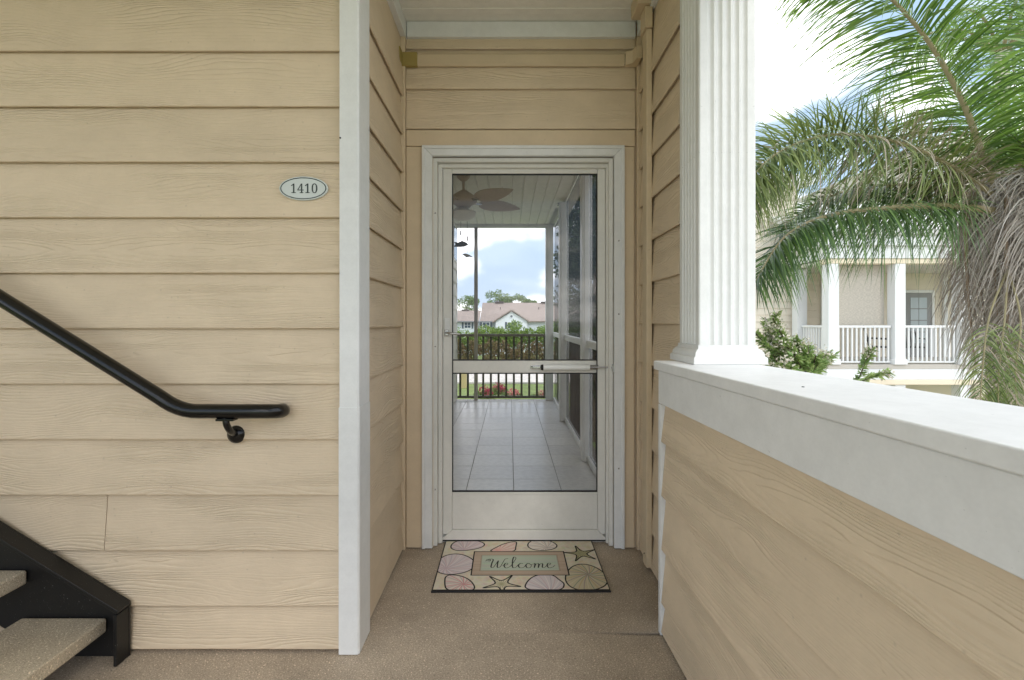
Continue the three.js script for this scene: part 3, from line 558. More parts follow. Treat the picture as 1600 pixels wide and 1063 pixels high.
{ // hedge of tall shrubs across the road
  const r = rng(21);
  for (let i = 0; i < 9; i++) {
    const x = -7.2 + i * 1.65 + r() * 0.4, z = -52 - r() * 1.5, h = x < -1.6 ? 3.5 + r() * 0.35 : x < 0.6 ? 3.3 + r() * 0.3 : 4.1 + r() * 0.4;
    const t = thing('hedge_shrub', 'tall bright green shrub in the hedge across the road', 'shrub', [x, G, z], 0, 'hedge shrubs across the road');
    const tg = []; for (let k = 0; k < 7; k++) { const a = r() * 6.28, q = 0.15 + r() * 0.4; tg.push(cylBetween(new THREE.Vector3(Math.cos(a) * q * 0.5, 0, Math.sin(a) * q * 0.5), new THREE.Vector3(Math.cos(a) * q * 2.2, 2 + r() * 1.2, Math.sin(a) * q * 2), 0.05, 0.03, 6)); }
    part('trunks', merge(tg), bark, t);
    const bl = []; for (let k = 0; k < 12; k++) bl.push([(r() - 0.5) * 2, 1.5 + r() * (h - 1.9), (r() - 0.5) * 1.6, 0.45 + r() * 0.35, 0.4 + r() * 0.3]);
    part('foliage', blobLeaves(r, bl, 2600, 0.19, [0.10, 0.20, 0.02], [0.26, 0.36, 0.05]), leafMat, t).userData.kind = 'stuff';
  }
  const under = thing('flower_bed', 'reddish brown undergrowth below the hedge', 'undergrowth', [-0.5, G, -50.6]);
  const bl = []; for (let k = 0; k < 60; k++) bl.push([-7 + k * 0.24, 0.4 + r() * 1.5, (r() - 0.5) * 0.8, 0.32, 0.45]);
  part('foliage', blobLeaves(r, bl, 14000, 0.2, [0.16, 0.07, 0.05], [0.22, 0.18, 0.06]), leafMat, under).userData.kind = 'stuff';
}
{ // flowering shrubs on the near lawn
  const r = rng(22);
  const list = [[757, 612, 27.5, 'small crimson flowered shrub on the lawn, lower one of the pair', [0.35, 0.03, 0.08]], [778, 606, 29, 'crimson flowered shrub on the lawn, taller one of the pair', [0.32, 0.02, 0.07]], [800, 616, 27.8, 'pink flowered shrub on the lawn below the porch railing', [0.5, 0.14, 0.16]], [846, 618, 27.8, 'pale pink flowered shrub on the lawn beside the corner post', [0.5, 0.2, 0.2]]];
  list.forEach(([px, py, z, label, c], i) => {
    const p = P(px, 640, z); p.y = G; const h = P(px, py, z).y - G;
    const t = thing('flowering_shrub', label, 'shrub', [p.x, G, p.z]);
    part('stem', merge([cylBetween(new THREE.Vector3(0, 0, 0), new THREE.Vector3(0.05, h * 0.6, 0), 0.03, 0.02, 6), cylBetween(new THREE.Vector3(0, 0, 0), new THREE.Vector3(-0.15, h * 0.5, 0.05), 0.025, 0.015, 6)]), bark, t);
    part('foliage', blobLeaves(r, [[0, h * 0.5, 0, 0.4, h * 0.4], [-0.3, h * 0.4, 0, 0.3, h * 0.3], [0.3, h * 0.4, 0.1, 0.3, h * 0.3]], 700, 0.12, [0.09, 0.16, 0.03], [0.2, 0.26, 0.06]), leafMat, t).userData.kind = 'stuff';
    part('blossoms', blobLeaves(r, [[0, h * 0.92, 0, 0.3, 0.3], [0.2, h * 0.75, 0.2, 0.22, 0.25]], 330, 0.11, c, c.map((v) => v * 1.5)), leafMat, t).userData.kind = 'stuff';
  });
  const p = P(724, 600, 31.5), u = thing('utility_cabinet', 'beige utility cabinet on the lawn near the road', 'cabinet', [p.x, G, p.z]);
  part('cabinet', rbox(-0.2, 0.2, 0, 0.95, -0.2, 0.2, 0.02), std(S(190, 172, 126), 0.6), u); part('lid', rbox(-0.23, 0.23, 0.951, 1.0, -0.23, 0.23, 0.02), std(S(190, 172, 126), 0.6), u);
  part('door', rbox(-0.15, 0.15, 0.1, 0.85, 0.2005, 0.21, 0.006), std(S(180, 162, 118), 0.6), u);
}
{ // far house
  const shingle = std(S(255, 255, 255), 0.9, { map: dataTex(512, 512, (u, v) => { const row = Math.floor(v * 32), k = 150 + 14 * n2b(Math.floor(u * 40 + row * 0.5) * 3.1, row * 7.7) + 6 * n2(u * 90, v * 90) - (v * 32 % 1 < 0.12 ? 14 : 0); return [k, k * 0.9, k * 0.83]; }, true, 1 / 5, 1 / 5) });
  const wall = std(S(214, 220, 226), 0.7), trim = std(S(236, 238, 240), 0.5), shut = std(S(80, 92, 104), 0.6), pane = std(S(70, 84, 100), 0.08);
  const h = thing('house', 'pale house with taupe hip roof and a small front gable behind the hedge', 'house', [0, G, -62]);
  const base = -G;   // eye-independent: heights below are above the ground
  const E = 1.26 - G, R = 3.8 - G;
  part('wall', box(-5.4, 9, 0, E - 0.1, -11.5, 0), wall, h);
  const tri = (pts) => { const g = new THREE.BufferGeometry(); g.setAttribute('position', new THREE.Float32BufferAttribute(pts.flat(), 3)); g.computeVertexNormals(); return uvMetres(g); };
  const roofSlab = (a, b, c, d) => { // thick quad
    const n = new THREE.Vector3(...b).sub(new THREE.Vector3(...a)).cross(new THREE.Vector3(...d).sub(new THREE.Vector3(...a))).normalize().multiplyScalar(-0.14), low = [a, b, c, d].map((q) => [q[0] + n.x, q[1] + n.y, q[2] + n.z]), q4 = (p, q, r, s) => [p, q, r, p, r, s];
    return tri([...q4(a, b, c, d), ...q4(low[3], low[2], low[1], low[0]), ...q4(a, low[0], low[1], b), ...q4(b, low[1], low[2], c), ...q4(c, low[2], low[3], d), ...q4(d, low[3], low[0], a)]);
  };
  const roof = part('roof', roofSlab([-3.7, E, 0.5], [9.6, E, 0.5], [9.6, R, -5.8], [-3.7, R, -5.8]), shingle, h);
  part('rear_slope', roofSlab([9.6, E, -12], [-3.7, E, -12], [-3.7, R, -5.8], [9.6, R, -5.8]), shingle, roof);
  for (const [x, y] of [[-1.4, R - 0.08], [4.9, R - 0.08]]) part('ridge_vent', rbox(x - 0.6, x + 0.6, y, y + 0.26, -5.9, -5.4, 0.03), std(S(84, 76, 70), 0.8), roof);
  for (const x of [-1.2, 3.9]) part('vent_pipe', new THREE.CylinderGeometry(0.06, 0.06, 0.4, 8), std(S(120, 108, 100), 0.7), roof, [x, E + 1.68, -3.4]);
  const lw = part('lower_roof', roofSlab([-9.6, E + 0.02, 1.1], [-3.75, E + 0.02, 1.1], [-3.75, E + 1.42, -3], [-9.6, E + 1.42, -3]), shingle, h);
  part('ridge_vent', rbox(-6.3, -5.3, E + 1.34, E + 1.55, -3.1, -2.7, 0.03), std(S(84, 76, 70), 0.8), lw);
  part('wing_wall', box(-9.2, -3.9, 0, E - 0.09, -5, 0.75), wall, h);
  part('gutter', rbox(-9.7, -1.9, E - 0.16, E - 0.02, 1.11, 1.26, 0.03), std(S(120, 124, 128), 0.5), h);
  // gable
  const gz = 1.3, gx = 0.25, gw = 1.95, gp = 2.55 - G;
  part('gable_wall', prism([[gx - gw, 0], [gx + gw, 0], [gx + gw, E], [gx, gp - 0.12], [gx - gw, E]], 1.8).translate(0, 0, gz - 1.8), std(S(232, 236, 240), 0.6), h);
  for (const s of [-1, 1]) part('gable_roof', roofSlab(...(s < 0 ? [[gx - gw - 0.35, E - 0.2, gz + 0.35], [gx, gp + 0.02, gz + 0.35], [gx, gp + 0.02, gz - 3.6], [gx - gw - 0.35, E - 0.2, gz - 3.6]] : [[gx, gp + 0.02, gz + 0.35], [gx + gw + 0.35, E - 0.2, gz + 0.35], [gx + gw + 0.35, E - 0.2, gz - 3.6], [gx, gp + 0.02, gz - 3.6]]).reverse()), shingle, h);
  const v = part('gable_vent', new THREE.TorusGeometry(0.19, 0.05, 8, 24), trim, h, [gx, 1.84 - G, gz + 0.02]); part('louvre', new THREE.CylinderGeometry(0.17, 0.17, 0.03, 20).rotateX(Math.PI / 2), std(S(110, 116, 124), 0.6), v);
  const win = (x, y, w, hh, z) => {
    const f = part('window', rbox(x - w / 2 - 0.06, x + w / 2 + 0.06, y - 0.06, y + hh + 0.06, z + 0.001, z + 0.05, 0.01), trim, h);
    for (let i = 0; i < 2; i++) for (let j = 0; j < 2; j++) part('pane', box(x - w / 2 + i * w / 2 + 0.02, x - w / 2 + (i + 1) * w / 2 - 0.02, y + j * hh / 2 + 0.02, y + (j + 1) * hh / 2 - 0.02, z + 0.0505, z + 0.06), pane, f);
    for (const s of [-1, 1]) part('shutter', rbox(x + s * (w / 2 + 0.2) - 0.12, x + s * (w / 2 + 0.2) + 0.12, y - 0.05, y + hh + 0.05, z + 0.001, z + 0.05, 0.01), shut, f);
  };
  win(gx - 0.05, 0.35 - G, 0.85, 0.75, gz); win(-2.9, 0.4 - G, 0.85, 0.7, 0.76); win(-5.2, 0.4 - G, 0.8, 0.7, 0.76);
}
{ // trees behind the house
  const r = rng(23);
  for (const [px, py, rad, z, label] of [[727, 478, 2.2, 74, 'loose grey green tree beside the porch wall behind the house'], [776, 468, 2.3, 86, 'round green tree rising over the house roof'], [807, 472, 1.9, 88, 'wide green tree over the house roof right of the round one'], [828, 474, 1.2, 90, 'low green tree top over the house roof ridge']]) {
    const p = P(px, py, z), t = thing('tree', label, 'tree', [p.x, G, p.z]), h = p.y - G;
    part('trunk', merge([cylBetween(new THREE.Vector3(0, 0, 0), new THREE.Vector3(0.1, h, 0), 0.22, 0.08, 8), ...[0, 1, 2, 3, 4].map((k) => cylBetween(new THREE.Vector3(0.05, h * 0.6, 0), new THREE.Vector3(Math.cos(k * 1.26) * rad * 0.7, h + (k % 2) * 0.5, Math.sin(k * 1.26) * rad * 0.7), 0.09, 0.03, 6))]), bark, t);
    const bl = []; for (let k = 0; k < 16; k++) { const d = rv(r); bl.push([d.x * rad * 0.75, h + d.y * rad * 0.5, d.z * rad * 0.7, rad * (0.25 + r() * 0.2), rad * (0.18 + r() * 0.14)]); }
    part('crown', blobLeaves(r, bl, 2600, 0.22, [0.10, 0.17, 0.035], [0.26, 0.34, 0.10], 0.4), leafMat, t).userData.kind = 'stuff';
  }
}

{ // dense trees outside, seen through the porch's side screens
  const r = rng(29);
  for (const [x, z, h, rad, label] of [[3.05, -17.5, 10.4, 1.4, 'tall dense dark green tree seen through the porch side screens'], [4.2, -24, 12.5, 1.9, 'dense dark green tree standing behind the one at the porch side screens']]) {
    const t = thing('tree', label, 'tree', [x, G, z]);
    part('trunk', merge([cylBetween(new THREE.Vector3(0, 0, 0), new THREE.Vector3(0.05, h * 0.9, 0), 0.2, 0.05, 9), ...[0, 1, 2, 3, 4, 5].map((k) => cylBetween(new THREE.Vector3(0.02, h * (0.3 + 0.08 * k), 0), new THREE.Vector3(Math.cos(k * 2.1) * rad * 0.8, h * (0.42 + 0.08 * k), Math.sin(k * 2.1) * rad * 0.8), 0.06, 0.02, 6))]), bark, t);
    const bl = []; for (let k = 0; k < 34; k++) { const d = rv(r); bl.push([d.x * rad * 0.65, h * 0.56 + d.y * h * 0.38, d.z * rad * 0.65, rad * (0.32 + r() * 0.2), rad * (0.3 + r() * 0.2)]); }
    part('crown', blobLeaves(r, bl, 9000, 0.17, [0.03, 0.06, 0.02], [0.08, 0.13, 0.04], 0.3), leafMat, t).userData.kind = 'stuff';
  }
}

// ------------------------------------------------------------------ neighbouring building with a balcony
{
  const pale = [1, 0.985, 1.01].map((k) => std(S(234, 224, 206).multiplyScalar(k), 0.65, { bumpMap: grain, bumpScale: 0.0012 }));
  const wht = std(S(232, 233, 232), 0.5), cream = std(S(234, 220, 194), 0.6), dark = std(S(234, 226, 210), 0.85);
  const b = thing('neighbour_building', 'cream siding apartment building with a white columned balcony behind the palm', 'building', [0, 0, 0]);
  // left wall facing us
  const zl = -14.62, lw = part('side_wall', box(5.2, 8.55, G, 5.2, zl - 0.25, zl), dark, b);
  for (let k = 0; k < 28; k++) part('board', lapGeo(3.3, 0.204, brd() * 3, brd(), 0.028), pale[k % 3], lw, [5.2, -0.42 + 0.2 * k, zl]);
  part('lower_wall', rbox(5.2, 8.5, G, -0.43, zl, zl + 0.015, 0.004), pale[0], b);
  // balcony slabs
  const X0 = 8.3, X1 = 15.2, ZF = -12.86, ZB = -15.75;
  part('balcony_floor', rbox(X0, X1, -0.06, 0.06, ZB, ZF - 0.02, 0.01), std(S(190, 184, 174), 0.8), b);
  part('floor_fascia', rbox(X0 - 0.03, X1, -0.33, -0.062, ZB, ZF + 0.02, 0.01), wht, b);
  part('floor_trim', rbox(X0 - 0.05, X1, -0.46, -0.332, ZB, ZF + 0.05, 0.01), cream, b);
  part('ceiling_panel', box(X0, X1, 2.72, 2.80, ZB, ZF - 0.3), std(S(216, 210, 198), 0.8), b);
  part('beam_trim', rbox(X0 - 0.02, X1, 2.70, 2.83, ZF - 0.29, ZF + 0.005, 0.01), cream, b);
  part('beam', rbox(X0 - 0.04, X1, 2.832, 3.15, ZB, ZF + 0.04, 0.01), wht, b);
  part('eave', rbox(X0 - 0.2, X1, 3.152, 3.42, ZB, ZF + 0.12, 0.02), wht, b);
  part('roof', prism([[0, 0], [5, 1.9], [5, 2.02], [0, 0.14]], X1 - X0 + 1).rotateY(Math.PI / 2).translate(X0 - 0.6, 3.43, ZF + 0.2), std(S(216, 214, 210), 0.55), b);
  part('left_eave', rbox(5.0, 8.9, 5.2, 5.42, zl - 0.3, zl + 0.5, 0.02), wht, b);
  // back wall with boards, both storeys
  const bw = part('back_wall', box(X0, X1, G, 2.72, ZB - 0.25, ZB), dark, b);
  for (let k = 0; k < 13; k++) part('board', lapGeo(12.5 - X0, 0.214, brd() * 3, brd(), 0.028), pale[k % 3], bw, [X0, 0.065 + 0.21 * k - (k === 12 ? 0.08 : 0), ZB]);
  for (let k = 0; k < 13; k++) part('board', lapGeo(X1 - 13.62, 0.214, brd() * 3, brd(), 0.028), pale[(k + 1) % 3], bw, [13.62, 0.065 + 0.21 * k - (k === 12 ? 0.08 : 0), ZB]);
  for (let k = 0; k < 3; k++) part('board', lapGeo(1.12, 0.214, brd() * 3, brd(), 0.028), pale[k % 3], bw, [12.5, 2.2 + 0.17 * k, ZB]);
  part('wall_post', rbox(9.93, 10.03, 0.061, 2.71, ZB + 0.02, ZB + 0.1, 0.01), wht, b);
  part('wall_post', rbox(13.80, 13.92, 0.061, 2.71, ZB + 0.02, ZB + 0.12, 0.01), wht, b);
  for (let k = 0; k < 12; k++) part('board', lapGeo(X1 - X0, 0.214, brd() * 3, brd(), 0.028), pale[k % 3], bw, [X0, G + 0.02 + 0.213 * k, ZB]);
  // balcony door with six lights
  const dr = part('door', rbox(12.6, 13.46, 0.062, 2.1, ZB + 0.001, ZB + 0.05, 0.01), std(S(150, 150, 150), 0.6), b);
  for (const [x0, x1, y0, y1] of [[12.52, 12.598, 0.062, 2.19], [13.462, 13.54, 0.062, 2.19], [12.6, 13.46, 2.102, 2.19]]) part('door_trim', rbox(x0, x1, y0, y1, ZB + 0.001, ZB + 0.07, 0.01), wht, dr);
  for (let i = 0; i < 2; i++) for (let j = 0; j < 4; j++) part('pane', box(12.78 + i * 0.27, 13.03 + i * 0.27, 0.5 + j * 0.37, 0.84 + j * 0.37, ZB + 0.0505, ZB + 0.06), std(S(190, 200, 204), 0.1), dr);
  part('door_lamp', rbox(12.44, 12.54, 2.42, 2.58, ZB + 0.03, ZB + 0.14, 0.01), rubber, b);
  // columns, upper and lower storey
  const cols = [[8.47, ZF - 0.14], [10.21, ZF - 0.14], [11.92, ZF - 0.14], [13.65, ZF - 0.14], [8.42, -14.3]];
  for (const [x, z] of cols) {
    const c = part('column', rbox(x - 0.14, x + 0.14, 0.061, 2.699, z - 0.14, z + 0.14, 0.012), wht, b);
    part('plinth', rbox(x - 0.17, x + 0.17, 0.062, 0.20, z - 0.17, z + 0.17, 0.01), wht, c);
    part('column', rbox(x - 0.14, x + 0.14, G, -0.461, z - 0.14, z + 0.14, 0.012), wht, b);
  }
  // railings bay by bay
  for (let k = 0; k < 4; k++) {
    const x0 = 8.47 + 1.73 * k + 0.15, x1 = Math.min(x0 + 1.43, X1), z = ZF - 0.14;
    const t = part('railing', rbox(x0, x1, 1.02, 1.085, z - 0.035, z + 0.035, 0.008), wht, b);
    part('bottom_rail', rbox(x0, x1, 0.10, 0.14, z - 0.025, z + 0.025, 0.006), wht, t);
    const bg = rbox(-0.021, 0.021, 0.141, 1.019, -0.021, 0.021, 0.005);
    for (let i = 0; i < 12; i++) part('baluster', bg, wht, t, [x0 + 0.06 + i * (x1 - x0 - 0.12) / 11, 0, z]);
  }
  { const t = part('railing', rbox(8.385, 8.455, 1.02, 1.085, -14.15, ZF - 0.29, 0.008), wht, b); const bg = rbox(-0.021, 0.021, 0.1, 1.019, -0.021, 0.021, 0.005); for (let i = 0; i < 8; i++) part('baluster', bg, wht, t, [8.42, 0, -13.26 - i * 0.115]); }
  // woven roller shade in the first bay
  part('woven_shade', box(8.70, 10.03, 1.10, 2.69, ZF - 0.335, ZF - 0.325), std(S(214, 206, 192), 0.9, { map: dataTex(256, 256, (u, v) => { const k = 226 + 20 * n2(u * 8, v * 90) + 14 * n2b(u * 60, v * 10); return [k, k, k]; }, true, 1 / 0.8, 1 / 0.8, true) }), b);
  // taller block behind
  const tb = part('rear_block', box(14.6, 24, G, 7.4, -26, -16.6), std(S(204, 196, 180), 0.7), b); part('corner_board', rbox(14.32, 14.7, G, 7.4, -16.9, -16.5, 0.02), wht, tb);
}
{ // dark patio chairs on the balcony
  const mk = (x, turn, label) => {
    const t = thing('patio_chair', label, 'chair', [x, 0.061, -13.75], turn), m = std(S(40, 38, 38), 0.5);
    part('seat', rbox(-0.25, 0.25, 0.40, 0.44, -0.25, 0.25, 0.015), m, t);
    part('backrest', merge([tube([[-0.24, 0.44, -0.24], [-0.24, 0.8, -0.33], [-0.16, 0.98, -0.37], [0.16, 0.98, -0.37], [0.24, 0.8, -0.33], [0.24, 0.44, -0.24]], 0.018, 24, 6), ...[-0.12, 0, 0.12].map((q) => cylBetween(new THREE.Vector3(q, 0.44, -0.24), new THREE.Vector3(q, 0.97, -0.37), 0.012, 0.012, 6))]), m, t);
    for (const [a, c] of [[-1, -1], [1, -1], [-1, 1], [1, 1]]) part('leg', cylBetween(new THREE.Vector3(a * 0.24, 0.40, c * 0.24), new THREE.Vector3(a * 0.26, 0, c * 0.27), 0.016, 0.016, 6), m, t);
    for (const a of [-1, 1]) part('armrest', tube([[a * 0.26, 0.4, 0.24], [a * 0.27, 0.62, 0.22], [a * 0.27, 0.65, 0], [a * 0.25, 0.66, -0.3]], 0.018, 14, 6), m, t);
  };
  mk(10.35, 0.9, 'dark metal patio chair behind the middle balcony column'); mk(11.2, -0.3, 'dark metal patio chair in front of the balcony door');
}

// ------------------------------------------------------------------ queen palm beside the landing
const UP = new THREE.Vector3(0, 1, 0);
const frondMat = new THREE.MeshPhysicalMaterial({ color: 0xffffff, vertexColors: true, roughness: 0.5, side: THREE.DoubleSide, transmission: 0.3, thickness: 0 });
const rachisGreen = std(S(150, 140, 104), 0.6), rachisDry = std(S(150, 130, 108), 0.8);
// leaflets: strips that leave the rachis in several planes and droop
function leaflets(r, curve, o) {
  const pos = [], col = [], T = new THREE.Vector3(), p = new THREE.Vector3(), Sd = new THREE.Vector3(), N = new THREE.Vector3();
  for (let i = 0; i < o.n; i++) {
    const t = o.t0 + (1 - o.t0) * (i + r() * 0.9) / o.n; curve.getPoint(t, p); curve.getTangent(t, T);
    Sd.crossVectors(T, UP); if (Sd.lengthSq() < 1e-4) Sd.set(1, 0, 0); Sd.normalize(); N.crossVectors(Sd, T).normalize();
    const s = i % 2 ? 1 : -1, phi = o.phi[0] + r() * (o.phi[1] - o.phi[0]);
    const fw = 0.35 + 0.35 * t + (r() - 0.5) * 0.25;
    const d = T.clone().multiplyScalar(fw).addScaledVector(Sd, s * Math.cos(phi)).addScaledVector(N, Math.sin(phi)).normalize();
    const len = o.len * Math.pow(Math.sin(Math.PI * (0.13 + 0.8 * t)), 0.6) * (0.75 + r() * 0.4), w = o.w * (0.7 + r() * 0.5), g = o.droop * (0.7 + r() * 0.7), curl = (r() - 0.5) * (o.curl ?? 0.1);
    const dry = r() < (o.dry ? o.dry(t) : 0), c = dry ? mixc([0.34, 0.27, 0.19], [0.62, 0.54, 0.43], r()) : mixc(o.c0, o.c1, Math.pow(r(), 1.3));
    const seg = 5, row = []; const wv = new THREE.Vector3().crossVectors(d, T).cross(d).normalize().lerp(new THREE.Vector3(r() - 0.5, r() - 0.5, r() - 0.5), 0.35).normalize();
    for (let k = 0; k <= seg; k++) {
      const q = k / seg, c3 = p.clone().addScaledVector(d, len * q * (1 - 0.12 * q * g)).addScaledVector(UP, -g * len * q * q * (dry ? 1.25 : 1) * 0.6).addScaledVector(wv, curl * len * q * q);
      const ww = w * (k === 0 ? 0.5 : 1) * (1 - Math.pow(q, 2.2)) * 0.5;
      row.push([c3.clone().addScaledVector(wv, ww), c3.clone().addScaledVector(wv, -ww)]);
    }
    for (let k = 0; k < seg; k++) {
      const [a, b] = row[k], [e, f] = row[k + 1];
      for (const v of k === seg - 1 ? [a, b, e] : [a, b, f, a, f, e]) { pos.push(v.x, v.y, v.z); col.push(...c); }
    }
  }
  const geo = new THREE.BufferGeometry(); geo.setAttribute('position', new THREE.Float32BufferAttribute(pos, 3)); geo.computeVertexNormals(); geo.setAttribute('color', new THREE.Float32BufferAttribute(col, 3)); return geo;
}
function frond(tree, seed, pts, o) {
  const r = rng(seed), base = tree.position, cv = new THREE.CatmullRomCurve3(pts.map((q) => q.clone().sub(base)), false, 'centripetal');
  const N = 30, rg = new THREE.TubeGeometry(cv, N, 1, 6), pa = rg.attributes.position;
  for (let i = 0; i <= N; i++) { const c = cv.getPointAt(i / N), rad = (o.r0 ?? 0.032) * Math.pow(1 - i / N, 0.8) + 0.004; for (let j = 0; j <= 6; j++) { const k = i * 7 + j; pa.setXYZ(k, c.x + (pa.getX(k) - c.x) * rad, c.y + (pa.getY(k) - c.y) * rad, c.z + (pa.getZ(k) - c.z) * rad); } }
  rg.computeVertexNormals();
  const f = part('frond', rg, o.dead ? rachisDry : rachisGreen, tree);
  const lf = part('leaflets', leaflets(r, cv, o), frondMat, f); lf.userData.kind = 'stuff'; return f;
}
const green = { c0: [0.07, 0.15, 0.024], c1: [0.27, 0.43, 0.07] }, deep = { c0: [0.04, 0.10, 0.022], c1: [0.16, 0.28, 0.055] }, olive = { c0: [0.09, 0.15, 0.03], c1: [0.32, 0.38, 0.11] }, dead = { c0: [0.34, 0.29, 0.24], c1: [0.74, 0.69, 0.62], dead: true };
{
  const Z = 5.0, C = P(1572, 300, Z);
  const t = thing('palm_tree', 'feathery palm with arching green fronds and a skirt of dead grey fronds', 'palm', [C.x, G, C.z]);
  const trunkTop = C.y - G - 0.1;
  const tg = new THREE.CylinderGeometry(0.13, 0.19, trunkTop, 18, 40, false).translate(0, trunkTop / 2, 0), tp = tg.attributes.position;
  for (let i = 0; i < tp.count; i++) { const y = tp.getY(i), k = 1 + 0.035 * Math.sin(y * 38) + 0.03 * n3(tp.getX(i) * 5, y * 3, tp.getZ(i) * 5); tp.setX(i, tp.getX(i) * k); tp.setZ(i, tp.getZ(i) * k); } tg.computeVertexNormals();
  part('trunk', tg, std(S(150, 138, 124), 0.9, { bumpMap: gritBump, bumpScale: 0.006 }), t);
  const pts = (list) => list.map(([x, y, z]) => P(x, y, z));
  // big arching frond in front
  frond(t, 101, pts([[1560, 305, 4.95], [1540, 255, 4.9], [1505, 160, 4.8], [1440, 50, 4.7], [1350, -35, 4.6], [1250, -62, 4.5]]), { n: 560, t0: 0.13, len: 1.05, w: 0.02, droop: 0.5, phi: [-0.95, 0.95], ...green, r0: 0.030 });
  // drooping half dry frond
  frond(t, 102, pts([[1565, 315, 4.95], [1500, 268, 4.85], [1400, 222, 4.7], [1290, 212, 4.6], [1200, 250, 4.5], [1140, 330, 4.45]]), { n: 1350, t0: 0.10, len: 0.70, w: 0.016, droop: 0.5, phi: [-1.45, 1.57], r0: 0.024, ...olive, dry: (q) => q < 0.5 ? 0.62 * (1 - q * 1.5) : 0.06, curl: 0.35 });
  frond(t, 103, pts([[1560, 330, 4.9], [1490, 322, 4.8], [1390, 325, 4.7], [1290, 338, 4.6], [1225, 372, 4.5], [1180, 440, 4.45]]), { n: 620, t0: 0.14, len: 0.62, w: 0.017, droop: 0.7, phi: [-1.3, 0.6], ...deep });
  frond(t, 112, pts([[1560, 320, 5.1], [1490, 300, 5.2], [1390, 290, 5.3], [1290, 310, 5.4], [1215, 360, 5.45]]), { n: 560, t0: 0.2, len: 0.62, w: 0.018, droop: 0.7, phi: [-1.2, 1.0], ...deep, dry: () => 0.1 });
  // fronds rising to the right and behind
  frond(t, 104, pts([[1580, 300, 5.0], [1610, 180, 5.1], [1620, 40, 5.2], [1590, -90, 5.3], [1530, -180, 5.4]]), { n: 620, t0: 0.1, len: 1.0, w: 0.021, droop: 0.5, phi: [-0.7, 0.7], ...green });
  frond(t, 105, pts([[1590, 300, 5.2], [1660, 200, 5.6], [1740, 130, 6.1], [1830, 130, 6.5], [1900, 200, 6.8]]), { n: 240, t0: 0.12, len: 0.85, w: 0.025, droop: 0.6, phi: [-0.8, 0.8], ...green });
  frond(t, 106, pts([[1575, 305, 5.1], [1590, 230, 5.5], [1630, 150, 6.0], [1650, 110, 6.6], [1640, 120, 7.2]]), { n: 240, t0: 0.1, len: 0.8, w: 0.025, droop: 0.6, phi: [-0.8, 0.8], ...olive });
  frond(t, 107, pts([[1585, 300, 4.9], [1640, 230, 4.6], [1720, 190, 4.3], [1820, 230, 4.1], [1900, 330, 4.0]]), { n: 220, t0: 0.12, len: 0.8, w: 0.025, droop: 0.7, phi: [-0.8, 0.8], ...green });
  frond(t, 108, pts([[1578, 300, 4.9], [1590, 262, 4.8], [1600, 235, 4.7], [1612, 230, 4.6]]), { n: 60, t0: 0.1, len: 0.4, w: 0.018, droop: 0.1, phi: [0.2, 1.3], ...olive });
  // dead skirt
  const r = rng(55);
  for (let k = 0; k < 17; k++) {
    const a = -0.35 + k / 17 * 6.283, ca = Math.cos(a), sa = Math.sin(a), R = 0.28 + r() * 0.22, dy = 1.25 + r() * 0.95, q = C.clone().add(new THREE.Vector3(0.14, 0, 0));
    const at = (f, y) => new THREE.Vector3(q.x + ca * R * f, q.y + y, q.z + sa * R * f);
    frond(t, 200 + k, [at(0.15, -0.05), at(0.5, 0.12 + r() * 0.12), at(0.9, 0.02), at(1.05, -0.35), at(1.0, -dy * 0.6), at(0.85, -dy)], { n: 260, t0: 0.06, len: 0.5, w: 0.012, droop: 1.9, phi: [-1.2, 1.0], ...dead, curl: 0.5, r0: 0.02 });
  }
  for (let k = 0; k < 3; k++) frond(t, 240 + k, pts([[1575, 420, 4.8], [1545 + k * 25, 500, 4.5], [1535 + k * 26, 585, 4.4], [1530 + k * 30, 660, 4.35]]), { n: 110, t0: 0.35, len: 0.3, w: 0.012, droop: 1.3, phi: [-1.2, 1], ...olive, dry: () => 0.2, curl: 0.3, r0: 0.006 });
}
{ // second, pale stemmed palm farther back
  const C = P(1566, 100, 10.5), t = thing('palm_tree', 'slim palm with a smooth pale trunk behind the feathery palm', 'palm', [C.x, G, C.z]);
  part('trunk', new THREE.CylinderGeometry(0.11, 0.17, 10, 18, 12).translate(0, 5, 0), std(S(214, 208, 196), 0.8, { bumpMap: gritBump, bumpScale: 0.004 }), t);
  const top = new THREE.Vector3(C.x, G + 9.9, C.z);
  for (let k = 0; k < 9; k++) { const a = k * 0.7, d = new THREE.Vector3(Math.cos(a), 0, Math.sin(a)); frond(t, 300 + k, [top.clone(), top.clone().addScaledVector(d, 0.7).add(new THREE.Vector3(0, 0.7, 0)), top.clone().addScaledVector(d, 1.6).add(new THREE.Vector3(0, 0.6, 0)), top.clone().addScaledVector(d, 2.3).add(new THREE.Vector3(0, -0.4, 0))], { n: 130, t0: 0.12, len: 0.7, w: 0.03, droop: 0.6, phi: [-0.7, 0.7], ...green }); }
}
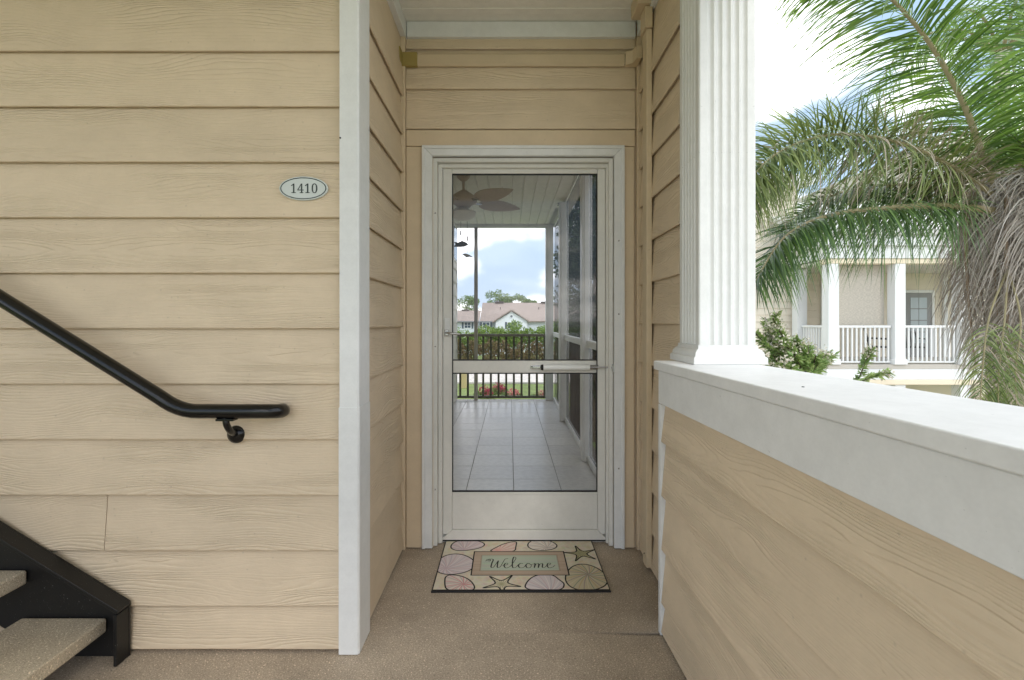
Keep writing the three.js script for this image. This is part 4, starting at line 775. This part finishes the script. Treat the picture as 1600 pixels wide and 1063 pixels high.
{ // crepe myrtle with cream blossom beside the landing
  const r = rng(91), root = P(1265, 560, 4.4), t = thing('crepe_myrtle', 'light green crepe myrtle with cream blossoms just beyond the half wall', 'shrub', [root.x, G, root.z]);
  const o = new THREE.Vector3(root.x, G, root.z), w2l = (v) => v.clone().sub(o), crotch = P(1275, 760, 4.4);
  const tr = []; for (let k = 0; k < 4; k++) tr.push(cylBetween(new THREE.Vector3((k - 1.5) * 0.06, 0, (k % 2) * 0.08), w2l(crotch).add(new THREE.Vector3((k - 1.5) * 0.12, 0, (k % 2) * 0.2 - 0.1)), 0.045, 0.03, 8));
  part('trunk', merge(tr), bark, t);
  const tips = [[1192, 540, 4.3], [1186, 575, 4.1], [1200, 520, 4.6], [1213, 488, 4.5], [1218, 532, 4.2], [1235, 545, 4.5], [1240, 528, 4.8], [1252, 560, 4.2], [1262, 540, 4.6], [1275, 556, 4.3], [1284, 568, 4.7], [1292, 552, 4.6], [1205, 560, 4.7], [1225, 570, 4.0], [1245, 578, 4.9], [1195, 505, 4.9], [1362, 545, 4.5], [1392, 582, 4.2], [1180, 520, 4.4], [1172, 556, 4.6]];
  for (const q of [...tips.slice(0, 16)]) tips.push([q[0] + (r() - 0.5) * 24, q[1] - 4 + (r() - 0.5) * 26, q[2] + (r() - 0.5) * 0.5]);
  const lv = [], fl = [], st = [];
  for (const [i, [x, y, z]] of tips.entries()) {
    const e = w2l(P(x, y, z)), far = i === 16 || i === 17, b = w2l(crotch).add(new THREE.Vector3((r() - 0.5) * 0.25 + (far ? 0.25 : -0.1), 0.75, (r() - 0.5) * 0.3)), m = b.clone().lerp(e, 0.55).add(new THREE.Vector3((r() - 0.5) * 0.06, far ? 0.05 : 0.10, 0));
    const cv = new THREE.CatmullRomCurve3([w2l(crotch), b, m, e]); st.push(new THREE.TubeGeometry(cv, 16, 0.006, 5));
    const n = 130; for (let k = 0; k < n; k++) {
      const q = 0.36 + 0.62 * k / n, p = cv.getPoint(q), T = cv.getTangent(q), s = k % 2 ? 1 : -1, sd = new THREE.Vector3().crossVectors(T, UP).normalize(); const d = T.clone().multiplyScalar(0.4).addScaledVector(sd, s * (0.5 + r() * 0.5)).addScaledVector(UP, (r() - 0.5) * 1.4).normalize();
      lv.push([p, d, UP.clone().add(rv(r).multiplyScalar(0.6)).normalize(), 0.075 * (0.7 + r() * 0.5), 0.03, mixc([0.20, 0.33, 0.09], [0.46, 0.57, 0.22], r())]);
    }
    if (i !== 7 && i < 26 && i % 3) { const nf = far ? 60 : 130, R = far ? 0.05 : 0.085; for (let k = 0; k < nf; k++) { const d = rv(r), p = e.clone().addScaledVector(d, R * Math.cbrt(r())).addScaledVector(cv.getTangent(1), -R * 1.6 * r()); fl.push([p, rv(r), rv(r), 0.02 + r() * 0.012, 0.018, mixc([0.62, 0.56, 0.42], [0.82, 0.78, 0.68], r())]); } }
  }
  part('branches', merge(st), bark, t);
  part('foliage', leafGeo(lv), leafMat, t).userData.kind = 'stuff';
  part('blossoms', leafGeo(fl), leafMat, t).userData.kind = 'stuff';
}
renderer.render(scene, camera);
